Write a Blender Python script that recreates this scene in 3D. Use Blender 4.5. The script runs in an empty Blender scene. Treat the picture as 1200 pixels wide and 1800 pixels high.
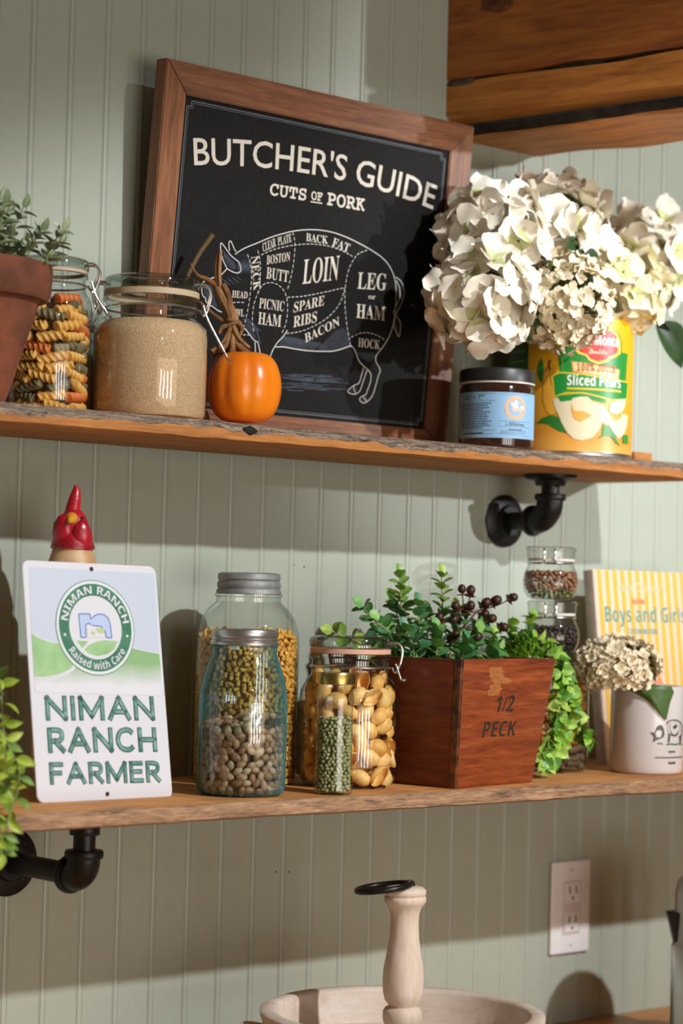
import bpy, bmesh, math, random
from mathutils import Vector, Matrix, Euler, Quaternion, noise
from mathutils.geometry import tessellate_polygon
random.seed(7)
PI = math.pi
SC = bpy.context.scene
COL = SC.collection
# ------------------------------------------------------------------ camera
YAW, PIT, ROL = .7248, .0370, .0262
fw = Vector((math.sin(YAW)*math.cos(PIT), math.cos(YAW)*math.cos(PIT), math.sin(PIT)))
rt = Vector((math.cos(YAW), -math.sin(YAW), 0)); up = rt.cross(fw)
r2 = rt*math.cos(ROL)+up*math.sin(ROL); u2 = up*math.cos(ROL)-rt*math.sin(ROL)
cam = bpy.data.cameras.new('camera'); camo = bpy.data.objects.new('camera', cam); COL.objects.link(camo)
camo.matrix_world = Matrix(((r2.x, u2.x, -fw.x, 0), (r2.y, u2.y, -fw.y, -1.9646), (r2.z, u2.z, -fw.z, 0), (0, 0, 0, 1)))
cam.sensor_fit = 'VERTICAL'; cam.sensor_height = 36; cam.lens = 78.26; cam.clip_start = .05
cam.dof.use_dof = True; cam.dof.focus_distance = 2.36; cam.dof.aperture_fstop = 4.2
SC.camera = camo
# ------------------------------------------------------------------ world, lights, exposure
w = bpy.data.worlds.new('world'); SC.world = w; w.use_nodes = True
w.node_tree.nodes['Background'].inputs[0].default_value = (1.0, .80, .56, 1)
w.node_tree.nodes['Background'].inputs[1].default_value = .10
def lamp(name, typ, loc, power, color, target=None, **kw):
    l = bpy.data.lights.new(name, typ); l.energy = power; l.color = color
    for k, v in kw.items(): setattr(l, k, v)
    o = bpy.data.objects.new(name, l); COL.objects.link(o); o.location = loc
    if target: o.rotation_euler = (Vector(target)-Vector(loc)).to_track_quat('-Z', 'Y').to_euler()
    return o
COOL = (.90, .94, .96); WARM = (1.0, .76, .52)
# ceiling spots: a near steep one, a far low one to the left, a low one to the right
lamp('spot_lamp_near', 'SPOT', (1.95, -3.15, 1.94), 450, COOL, (1.72, 0, -1.2), spot_size=.775, spot_blend=.25, shadow_soft_size=.045)
lamp('spot_lamp_far', 'SPOT', (-.2, -6.9, 1.9), 32, COOL, (1.8, 0, -.2), spot_size=.30, spot_blend=.4, shadow_soft_size=.06)
lamp('spot_lamp_right', 'SPOT', (4.5, -5.0, 1.05), 820, COOL, (2.30, 0, .42), spot_size=.24, spot_blend=.7, shadow_soft_size=.06)
for i, (x, y, z) in enumerate(((.2, -3.6, 1.45), (.7, -3.4, 1.5), (1.2, -3.7, 1.4), (1.6, -3.3, 1.5), (2.0, -3.8, 1.45), (2.5, -3.5, 1.5), (3.0, -3.7, 1.4))):
    lamp('ceiling_bulb', 'POINT', (x, y, z), 1.0, COOL, shadow_soft_size=.035)
# daylight through a wide window low behind the camera, in four panes
for i in range(4):
    lamp('window_daylight', 'AREA', (.2+.58*i, -4.6, -.45), 8, (.78, .90, 1.0), (.2+.58*i, 0, -.45), shape='RECTANGLE', size=.20, size_y=1.1)
# added warm fill panel standing in for light bounced around the room
lamp('room_fill', 'AREA', (1.3, -4.4, -.3), 41, WARM, (1.7, 0, 0), shape='RECTANGLE', size=3.2, size_y=1.8)
vs = SC.view_settings; vs.view_transform = 'Standard'; vs.look = 'None'; vs.exposure = .10; vs.gamma = 1; vs.use_curve_mapping = False
SC.cycles.transparent_max_bounces = 32; SC.cycles.max_bounces = 10; SC.cycles.use_denoising = True
SC.cycles.caustics_reflective = False; SC.cycles.caustics_refractive = False
# ------------------------------------------------------------------ materials
MATS = {}
def nodes(name):
    m = bpy.data.materials.new(name); m.use_nodes = True; nt = m.node_tree
    return m, nt, nt.nodes['Principled BSDF']
def s3(c): return (c[0], c[1], c[2], 1)
def hexc(h):
    v = [int(h[i:i+2], 16)/255 for i in (0, 2, 4)]
    return tuple(x/12.92 if x < .04045 else ((x+.055)/1.055)**2.4 for x in v)
def plain(name, col, rough=.5, metal=0, var=.0, scale=30, bump=0, col2=None, bscale=None, spec=.5, stretch=(1, 1, 1), coat=0, sss=0):
    if name in MATS: return MATS[name]
    m, nt, b = nodes(name); MATS[name] = m
    if isinstance(col, str): col = hexc(col)
    if isinstance(col2, str): col2 = hexc(col2)
    b.inputs['Base Color'].default_value = s3(col); b.inputs['Roughness'].default_value = rough; b.inputs['Metallic'].default_value = metal
    b.inputs['Specular IOR Level'].default_value = spec
    if coat: b.inputs['Coat Weight'].default_value = coat
    if sss:
        b.inputs['Subsurface Weight'].default_value = sss; b.inputs['Subsurface Radius'].default_value = (.006, .005, .003); b.inputs['Subsurface Scale'].default_value = 1
    if col2 or var or bump:
        tc = nt.nodes.new('ShaderNodeTexCoord'); mp = nt.nodes.new('ShaderNodeMapping'); mp.inputs['Scale'].default_value = stretch
        nt.links.new(tc.outputs['Object'], mp.inputs[0])
        n = nt.nodes.new('ShaderNodeTexNoise'); n.inputs['Scale'].default_value = scale; n.inputs['Detail'].default_value = 5
        nt.links.new(mp.outputs[0], n.inputs['Vector'])
        if col2 or var:
            c2 = col2 or tuple(max(0, c*(1-var)) for c in col)
            r = nt.nodes.new('ShaderNodeValToRGB'); r.color_ramp.elements[0].color = s3(c2); r.color_ramp.elements[1].color = s3(col)
            r.color_ramp.elements[0].position = .35; r.color_ramp.elements[1].position = .65
            nt.links.new(n.outputs['Fac'], r.inputs[0]); nt.links.new(r.outputs[0], b.inputs['Base Color'])
        if bump:
            n2 = n
            if bscale:
                n2 = nt.nodes.new('ShaderNodeTexNoise'); n2.inputs['Scale'].default_value = bscale; n2.inputs['Detail'].default_value = 4; nt.links.new(mp.outputs[0], n2.inputs['Vector'])
            bp = nt.nodes.new('ShaderNodeBump'); bp.inputs['Strength'].default_value = bump; bp.inputs['Distance'].default_value = .002
            nt.links.new(n2.outputs['Fac'], bp.inputs['Height']); nt.links.new(bp.outputs[0], b.inputs['Normal'])
    return m
def wood(name, cols, axis='X', scale=9, stretch=14, rough=.6, bump=.3, pos=(.3, .5, .7), fine=.35):
    """grain running along one object axis: a stretched noise through a colour ramp plus fine fibres and relief"""
    if name in MATS: return MATS[name]
    m, nt, b = nodes(name); MATS[name] = m
    tc = nt.nodes.new('ShaderNodeTexCoord'); mp = nt.nodes.new('ShaderNodeMapping')
    mp.inputs['Scale'].default_value = tuple(1 if a == axis else stretch for a in 'XYZ')
    nt.links.new(tc.outputs['Object'], mp.inputs[0])
    n = nt.nodes.new('ShaderNodeTexNoise'); n.inputs['Scale'].default_value = scale; n.inputs['Detail'].default_value = 6; n.inputs['Distortion'].default_value = .6
    n2 = nt.nodes.new('ShaderNodeTexNoise'); n2.inputs['Scale'].default_value = scale*5; n2.inputs['Detail'].default_value = 3
    nt.links.new(mp.outputs[0], n.inputs['Vector']); nt.links.new(mp.outputs[0], n2.inputs['Vector'])
    mx = nt.nodes.new('ShaderNodeMix'); mx.inputs[0].default_value = fine
    nt.links.new(n.outputs['Fac'], mx.inputs[2]); nt.links.new(n2.outputs['Fac'], mx.inputs[3])
    r = nt.nodes.new('ShaderNodeValToRGB'); e = r.color_ramp.elements
    e[0].color = s3(hexc(cols[0])); e[0].position = pos[0]; e[1].color = s3(hexc(cols[-1])); e[1].position = pos[-1]
    for c, p in list(zip(cols, pos))[1:-1]:
        q = e.new(p); q.color = s3(hexc(c))
    nt.links.new(mx.outputs[0], r.inputs[0]); nt.links.new(r.outputs[0], b.inputs['Base Color'])
    b.inputs['Roughness'].default_value = rough
    bp = nt.nodes.new('ShaderNodeBump'); bp.inputs['Strength'].default_value = bump; bp.inputs['Distance'].default_value = .0015
    nt.links.new(mx.outputs[0], bp.inputs['Height']); nt.links.new(bp.outputs[0], b.inputs['Normal'])
    return m
def glass(name, tint=(1, 1, 1), edge=(.8, .85, .82), refl=.05, pw=2.5, body=None):
    """thin clear glass: tinted transparency, deeper at grazing angles, and a sharp reflection"""
    if name in MATS: return MATS[name]
    m = bpy.data.materials.new(name); MATS[name] = m; m.use_nodes = True; nt = m.node_tree; nt.nodes.clear()
    out = nt.nodes.new('ShaderNodeOutputMaterial'); mix = nt.nodes.new('ShaderNodeMixShader'); t = nt.nodes.new('ShaderNodeBsdfTransparent'); g = nt.nodes.new('ShaderNodeBsdfGlossy')
    lw = nt.nodes.new('ShaderNodeLayerWeight'); lw.inputs[0].default_value = .5
    p = nt.nodes.new('ShaderNodeMath'); p.operation = 'POWER'; p.inputs[1].default_value = 4
    ma = nt.nodes.new('ShaderNodeMath'); ma.operation = 'MULTIPLY_ADD'; ma.inputs[1].default_value = .75; ma.inputs[2].default_value = refl
    nt.links.new(lw.outputs['Facing'], p.inputs[0]); nt.links.new(p.outputs[0], ma.inputs[0]); nt.links.new(ma.outputs[0], mix.inputs[0])
    p2 = nt.nodes.new('ShaderNodeMath'); p2.operation = 'POWER'; p2.inputs[1].default_value = pw; nt.links.new(lw.outputs['Facing'], p2.inputs[0])
    mc = nt.nodes.new('ShaderNodeMix'); mc.data_type = 'RGBA'; mc.inputs[6].default_value = s3(tint); mc.inputs[7].default_value = s3(edge)
    nt.links.new(p2.outputs[0], mc.inputs[0]); nt.links.new(mc.outputs[2], t.inputs[0])
    g.inputs['Roughness'].default_value = .02
    tc = nt.nodes.new('ShaderNodeTexCoord'); n = nt.nodes.new('ShaderNodeTexNoise'); n.inputs['Scale'].default_value = 45; bp = nt.nodes.new('ShaderNodeBump'); bp.inputs['Strength'].default_value = .12; bp.inputs['Distance'].default_value = .002
    nt.links.new(tc.outputs['Object'], n.inputs['Vector']); nt.links.new(n.outputs['Fac'], bp.inputs['Height']); nt.links.new(bp.outputs[0], g.inputs['Normal'])
    nt.links.new(t.outputs[0], mix.inputs[1]); nt.links.new(g.outputs[0], mix.inputs[2]); last = mix.outputs[0]
    if body:      # thick old glass scatters a little of its own colour where one looks along the wall of the jar
        df = nt.nodes.new('ShaderNodeBsdfDiffuse'); df.inputs[0].default_value = s3(body); mb = nt.nodes.new('ShaderNodeMixShader')
        mk = nt.nodes.new('ShaderNodeMath'); mk.operation = 'MULTIPLY'; mk.inputs[1].default_value = .5; nt.links.new(p2.outputs[0], mk.inputs[0]); nt.links.new(mk.outputs[0], mb.inputs[0])
        nt.links.new(last, mb.inputs[1]); nt.links.new(df.outputs[0], mb.inputs[2]); last = mb.outputs[0]
    nt.links.new(last, out.inputs[0])
    return m
# ------------------------------------------------------------------ mesh helpers
def from_bm(name, bm, smooth=True, angle=35):
    bmesh.ops.recalc_face_normals(bm, faces=bm.faces) if smooth != 'keep' else None
    me = bpy.data.meshes.new(name); bm.to_mesh(me); bm.free()
    if smooth:
        me.polygons.foreach_set('use_smooth', [True]*len(me.polygons)); me.set_sharp_from_angle(angle=math.radians(angle))
    return me
def mesh(name, vs_, fs, smooth=True, angle=35):
    me = bpy.data.meshes.new(name); me.from_pydata([tuple(v) for v in vs_], [], fs); me.update()
    if smooth:
        me.polygons.foreach_set('use_smooth', [True]*len(me.polygons)); me.set_sharp_from_angle(angle=math.radians(angle))
    return me
def obj(name, me, mat=None, parent=None, loc=None, rot=None, mtx=None, **props):
    o = bpy.data.objects.new(name, me); COL.objects.link(o)
    if mat is not None and not me.materials:
        for m in (mat if isinstance(mat, (list, tuple)) else [mat]): me.materials.append(m)
    if parent: o.parent = parent
    if mtx is not None: o.matrix_local = mtx
    else:
        if loc is not None: o.location = loc
        if rot is not None: o.rotation_euler = rot
    for k, v in props.items(): o[k] = v
    return o
def thing(name, label, cat, loc=(0, 0, 0), rotz=0, group=None):
    o = bpy.data.objects.new(name, None); COL.objects.link(o); o.location = loc; o.rotation_euler = (0, 0, rotz); o.empty_display_size = .02
    return tag(o, label, cat, group)
def tag(o, label, cat, group=None):
    o['label'] = label; o['category'] = cat
    if group: o['group'] = group
    return o
def lathe(name, prof, seg=48, angle=35):
    vs_, fs, rows = [], [], []
    for r, z in prof:
        if r < 1e-6: rows.append([len(vs_)]); vs_.append((0, 0, z))
        else:
            rows.append(list(range(len(vs_), len(vs_)+seg)))
            vs_ += [(r*math.cos(2*PI*k/seg), r*math.sin(2*PI*k/seg), z) for k in range(seg)]
    for a, b in zip(rows, rows[1:]):
        for k in range(seg):
            k2 = (k+1) % seg
            if len(a) == 1 and len(b) == 1: continue
            if len(a) == 1: fs.append((a[0], b[k2], b[k]))
            elif len(b) == 1: fs.append((a[k], a[k2], b[0]))
            else: fs.append((a[k], a[k2], b[k2], b[k]))
    return mesh(name, vs_, fs, True, angle)
def smooth_path(pts, n=6):
    pts = [Vector(p) for p in pts]
    if len(pts) < 3: return pts
    out = []
    P = [pts[0]*2-pts[1]]+pts+[pts[-1]*2-pts[-2]]
    for i in range(1, len(P)-2):
        a, b, c, d = P[i-1:i+3]
        for k in range(n):
            t = k/n
            out.append(.5*((2*b)+(c-a)*t+(2*a-5*b+4*c-d)*t*t+(3*b-a-3*c+d)*t**3))
    return out+[pts[-1]]
def tube_into(vs_, fs, pts, r, seg=8, cap=True):
    pts = [Vector(p) for p in pts]; n = len(pts); rr = r if isinstance(r, (list, tuple)) else [r]*n
    if len(rr) != n: rr = [rr[0]+(rr[-1]-rr[0])*i/(n-1) for i in range(n)]
    base = len(vs_); nrm = None
    for i, p in enumerate(pts):
        d = (pts[min(i+1, n-1)]-pts[max(i-1, 0)]).normalized()
        if nrm is None: nrm = d.orthogonal().normalized()
        else:
            nrm = nrm-d*nrm.dot(d); nrm = nrm.normalized() if nrm.length > 1e-6 else d.orthogonal().normalized()
        bn = d.cross(nrm)
        for k in range(seg):
            a = 2*PI*k/seg; vs_.append(p+(nrm*math.cos(a)+bn*math.sin(a))*rr[i])
    for i in range(n-1):
        for k in range(seg):
            k2 = (k+1) % seg; fs.append((base+i*seg+k, base+i*seg+k2, base+(i+1)*seg+k2, base+(i+1)*seg+k))
    if cap:
        fs.append(tuple(base+k for k in reversed(range(seg)))); fs.append(tuple(base+(n-1)*seg+k for k in range(seg)))
def tube(name, pts, r, seg=8, n=6, smooth=True):
    vs_, fs = [], []
    p = smooth_path(pts, n) if smooth else pts
    tube_into(vs_, fs, p, r, seg); return mesh(name, vs_, fs, True, 50)
def box(name, x0, x1, y0, y1, z0, z1, bev=.002, seg=2):
    bm = bmesh.new(); bmesh.ops.create_cube(bm, size=1)
    for v in bm.verts: v.co = Vector(((x0+x1)/2+v.co.x*(x1-x0), (y0+y1)/2+v.co.y*(y1-y0), (z0+z1)/2+v.co.z*(z1-z0)))
    if bev: bmesh.ops.bevel(bm, geom=bm.edges[:], offset=bev, segments=seg, affect='EDGES', profile=.5)
    return from_bm(name, bm)
def hexa(name, p, bev=.001):
    """p: four bottom corners then four top corners, both counter-clockwise"""
    bm = bmesh.new(); v = [bm.verts.new(q) for q in p]
    for f in ((3, 2, 1, 0), (4, 5, 6, 7), (0, 1, 5, 4), (1, 2, 6, 5), (2, 3, 7, 6), (3, 0, 4, 7)): bm.faces.new([v[i] for i in f])
    if bev: bmesh.ops.bevel(bm, geom=bm.edges[:], offset=bev, segments=2, affect='EDGES', profile=.5)
    return from_bm(name, bm)
def ball_mesh(name, rx, ry, rz, sub=2, rough=0):
    bm = bmesh.new(); bmesh.ops.create_icosphere(bm, subdivisions=sub, radius=1)
    for v in bm.verts:
        s = 1+rough*noise.noise(v.co*2.3); v.co = Vector((v.co.x*rx*s, v.co.y*ry*s, v.co.z*rz*s))
    return from_bm(name, bm, True, 80)
def basis(p, ax, nrm, s=1):
    """matrix with local x along ax and local z near nrm"""
    x = Vector(ax).normalized(); z = Vector(nrm); z = z-x*z.dot(x); z = z.normalized() if z.length > 1e-5 else x.orthogonal().normalized()
    y = z.cross(x); sx, sy, sz = (s, s, s) if not isinstance(s, tuple) else s
    return Matrix(((x.x*sx, y.x*sy, z.x*sz, p[0]), (x.y*sx, y.y*sy, z.y*sz, p[1]), (x.z*sx, y.z*sy, z.z*sz, p[2]), (0, 0, 0, 1)))
def rnd_rot(): return Euler((random.uniform(0, 6.28), random.uniform(0, 6.28), random.uniform(0, 6.28))).to_matrix()
# ------------------------------------------------------------------ flat print: lettering, filled outlines, lines
def style(s, kind):
    B = {'serif': (0x1D400, 0x1D7CE), 'sansb': (0x1D5D4, 0x1D7EC), 'script': (0x1D4D0, None), 'mono': (0x1D670, 0x1D7F6)}.get(kind)
    if not B: return s
    o = ''
    for c in s:
        if 'A' <= c <= 'Z': o += chr(B[0]+ord(c)-65)
        elif 'a' <= c <= 'z': o += chr(B[0]+26+ord(c)-97)
        elif '0' <= c <= '9' and B[1]: o += chr(B[1]+ord(c)-48)
        else: o += c
    return o
_tc = {}
def text2d(s, kind='sans', bold=0):
    key = (s, kind, bold)
    if key in _tc: return _tc[key]
    def raw(t):
        c = bpy.data.curves.new('t', 'FONT'); c.body = style(t, kind); c.offset = bold; c.resolution_u = 3
        o = bpy.data.objects.new('t', c); COL.objects.link(o); bpy.context.view_layer.update()
        ev = o.evaluated_get(bpy.context.evaluated_depsgraph_get()); me = ev.to_mesh()
        v = [(q.co.x, q.co.y) for q in me.vertices]; f = [tuple(p.vertices) for p in me.polygons]
        ev.to_mesh_clear(); bpy.data.objects.remove(o); bpy.data.curves.remove(c); return v, f
    v, f = raw(s); hv, _ = raw('H')
    y0 = min(q[1] for q in hv); h = max(q[1] for q in hv)-y0; x0 = min(q[0] for q in v)
    v = [((q[0]-x0)/h, (q[1]-y0)/h) for q in v]
    _tc[key] = (v, f, max(q[0] for q in v)); return _tc[key]
class Print:
    """collects flat shapes in 2D artwork coordinates; build() lays them on a surface through fn(x, y) -> point"""
    def __init__(s): s.v, s.f = [], []
    def add(s, v, f):
        b = len(s.v); s.v += [(q[0], q[1]) for q in v]; s.f += [tuple(b+i for i in q) for q in f]
    def text(s, st, x, y, h, kind='sans', bold=0, width=None, align='l', shear=0):
        v, f, w_ = text2d(st, kind, bold); sx = (width/w_) if width else h
        ox = {'l': 0, 'c': -w_*sx/2, 'r': -w_*sx}[align]
        s.add([(x+ox+q[0]*sx+shear*q[1]*h, y+q[1]*h) for q in v], f)
    def text3(s, st, a, b, c, kind='serif', bold=0):
        v, f, w_ = text2d(st, kind, bold); ex = ((b[0]-a[0])/w_, (b[1]-a[1])/w_); ey = (c[0]-a[0], c[1]-a[1])
        s.add([(a[0]+q[0]*ex[0]+q[1]*ey[0], a[1]+q[0]*ex[1]+q[1]*ey[1]) for q in v], f)
    def arc_text(s, st, cx, cy, r, h, a0, a1, kind='sans', bold=0, inside=False):
        """baseline on a circle from angle a0 to a1 (degrees)"""
        v, f, w_ = text2d(st, kind, bold); o = []
        for x, y in v:
            a = math.radians(a0+(a1-a0)*x/w_); rr = r+h*y if not inside else r-h*y
            o.append((cx+rr*math.cos(a), cy+rr*math.sin(a)))
        s.add(o, f)
    def fill(s, *loops):
        L = [[Vector((q[0], q[1], 0)) for q in l] for l in loops]; flat = [p for l in L for p in l]
        s.add(flat, [tuple(t) for t in tessellate_polygon(L)])
    def ring(s, cx, cy, r0, r1, n=64, ky=1):
        v = []
        for k in range(n):
            a = 2*PI*k/n; v += [(cx+r0*math.cos(a), cy+ky*r0*math.sin(a)), (cx+r1*math.cos(a), cy+ky*r1*math.sin(a))]
        s.add(v, [(2*k, 2*k+1, (2*k+3) % (2*n), (2*k+2) % (2*n)) for k in range(n)])
    def disc(s, cx, cy, r, n=40, ky=1): s.fill([(cx+r*math.cos(2*PI*k/n), cy+ky*r*math.sin(2*PI*k/n)) for k in range(n)])
    def line(s, pts, w_, n=5, taper=False):
        p = smooth_path([(q[0], q[1], 0) for q in pts], n); m = len(p); v = []
        for i in range(m):
            d = p[min(i+1, m-1)]-p[max(i-1, 0)]; d = d.normalized() if d.length > 1e-9 else Vector((1, 0, 0)); nx = Vector((-d.y, d.x, 0))*w_/2
            if taper: nx *= .25+.75*math.sin(PI*(i+.5)/m)
            v += [p[i]+nx, p[i]-nx]
        s.add(v, [(2*i, 2*i+1, 2*i+3, 2*i+2) for i in range(m-1)])
    def dash(s, pts, w_, on, off):
        p = smooth_path([(q[0], q[1], 0) for q in pts], 12); acc, seg, vis = 0, [p[0]], True
        for a, b in zip(p, p[1:]):
            L = (b-a).length; t = 0
            while L-t > 1e-9:
                need = (on if vis else off)-acc; st = min(need, L-t); t += st; acc += st; q = a.lerp(b, t/L); seg.append(q)
                if acc >= (on if vis else off)-1e-9:
                    if vis and len(seg) > 1: s.line([seg[0], seg[-1]], w_)
                    seg, acc, vis = [q], 0, not vis
    def build(s, name, mat, parent, fn, cut=None):
        bm = bmesh.new(); vv = [bm.verts.new((q[0], q[1], 0)) for q in s.v]
        for f in s.f:
            try: bm.faces.new([vv[i] for i in f])
            except ValueError: pass
        if cut:
            x0 = min(q[0] for q in s.v); x1 = max(q[0] for q in s.v); x = x0+cut
            while x < x1:
                bmesh.ops.bisect_plane(bm, geom=bm.verts[:]+bm.edges[:]+bm.faces[:], plane_co=(x, 0, 0), plane_no=(1, 0, 0)); x += cut
        for v in bm.verts: v.co = fn(v.co.x, v.co.y)
        me = bpy.data.meshes.new(name); bm.to_mesh(me); bm.free()
        return obj(name, me, mat, parent)
def on_plane(off, k=1e-4): return lambda x, y: Vector((x*k, -off, y*k))
def on_cyl(r, k=1): return lambda x, y: Vector((r*math.sin(x), -r*math.cos(x), y*k))   # x = angle from the front, y = height
PIG_SOLID=[[(1205,2006),(1326,2085),(1513,2171),(1702,2259),(1895,2329),(2026,2369),(2225,2410),(2430,2429),(2640,2424),(2855,2391),(3075,2339),(3224,2296),(3375,2243),(3493,2176),(3576,2092),(3636,1991),(3671,1861),(3683,1673),(3677,1510),(3646,1372),(3587,1259),(3524,1172),(3460,1099),(3440,1057),(3453,1004),(3504,950),(3531,904),(3509,848),(3490,766),(3465,669),(3446,614),(3415,571),(3366,527),(3314,510),(3258,527),(3247,558),(3293,589),(3338,611),(3357,661),(3387,744),(3395,825),(3380,864),(3319,912),(3250,946),(3183,994),(3140,1057),(3097,1119),(3032,1153),(2902,1109),(2765,1070),(2627,1055),(2489,1044),(2317,1039),(2146,1044),(2009,1049),(1903,1037)],[(2055,1243),(1996,1159),(1936,1102),(1892,1041),(1864,992),(1840,907),(1841,758),(1836,654)],[(1638,1074),(1674,987),(1708,900),(1758,751)],[(1599,1065),(1620,944)],[(783,1618),(810,1659),(916,1708),(1009,1739),(1067,1788),(1110,1836)],[(783,1618),(786,1556),(812,1496),(846,1480),(856,1446),(901,1410),(950,1400),(984,1384),(1045,1358),(1091,1350)],[(1218,1312),(1289,1256),(1358,1225),(1443,1195),(1515,1139),(1588,1082),(1649,1067)],[(1110,1836),(1035,1936),(1003,2020),(991,2094),(1010,2101),(1056,2064),(1141,1991),(1217,1950),(1273,1921),(1308,1842),(1266,1804),(1188,1810),(1110,1836)],[(1124,2035),(1105,2113),(1124,2143),(1154,2114),(1193,2056),(1220,2039)],[(3639,2032),(3736,1989),(3795,1901),(3802,1821),(3754,1694),(3715,1622),(3714,1568),(3776,1520),(3797,1441),(3780,1337),(3728,1394),(3691,1458),(3689,1566),(3664,1617),(3698,1702),(3739,1814),(3715,1919),(3655,1993)],[(3273,935),(3247,852),(3228,771),(3204,729),(3130,696),(3054,636),(3068,611),(3159,599),(3236,643),(3269,734),(3295,816),(3321,899)],[(3293,589),(3318,564),(3366,527)],[(3130,696),(3148,657),(3176,606)]]
PIG_DASH=[[(1381,2028),(1444,1908),(1470,1771),(1470,1619),(1458,1439),(1433,1283),(1400,1140)],[(1523,2088),(1567,1987),(1588,1861),(1596,1735),(1586,1644)],[(1577,2044),(1751,2124),(1913,2177),(2051,2212),(2244,2249),(2449,2264),(2660,2254),(2840,2218),(2969,2180)],[(2004,2354),(2043,2276),(2061,2149),(2055,1967),(2026,1783),(1989,1663)],[(1578,1605),(1617,1691),(1695,1741),(1794,1752),(1898,1722),(1972,1661),(2018,1562),(2034,1422),(2020,1304),(1975,1196)],[(1586,1644),(1540,1499),(1528,1370),(1546,1244),(1592,1133)],[(2012,1613),(2246,1652),(2514,1720),(2717,1777),(2860,1819)],[(3153,2288),(3017,2226),(2931,2110),(2886,1986),(2869,1825),(2884,1642),(2924,1461),(2974,1307),(3032,1153)],[(2860,1819),(2833,1689),(2760,1563),(2618,1430),(2422,1318),(2225,1241),(2009,1199)],[(3033,1259),(3162,1317),(3304,1334),(3452,1313),(3574,1271)],[(1169,1459),(1328,1484),(1452,1489)],[(1418,1129),(1571,1139)]]
PIG_FILL=[[(1041,2024),(1082,2004),(1162,1951),(1214,1919),(1242,1847),(1175,1834),(1094,1892),(1056,1951)],[(801,1595),(921,1659),(951,1536),(1031,1394),(965,1407),(853,1470)],[(2647,1183),(2773,1300),(2891,1352),(2967,1306),(3023,1165),(2883,1118),(2729,1077),(2522,1058)],[(2012,1174),(2164,1176),(2372,1156),(2548,1134),(2488,1055),(2282,1046),(1942,1051)],[(3151,1111),(3261,1094),(3422,1109),(3399,1000),(3310,992),(3212,1050)],[(1458,1260),(1557,1206),(1630,1086),(1531,1140),(1441,1208)],[(3729,1597),(3774,1507),(3776,1372),(3725,1421)],[(3086,639),(3132,677),(3198,666),(3168,616)],[(3273,547),(3330,586),(3389,575),(3337,525)]]
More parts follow.
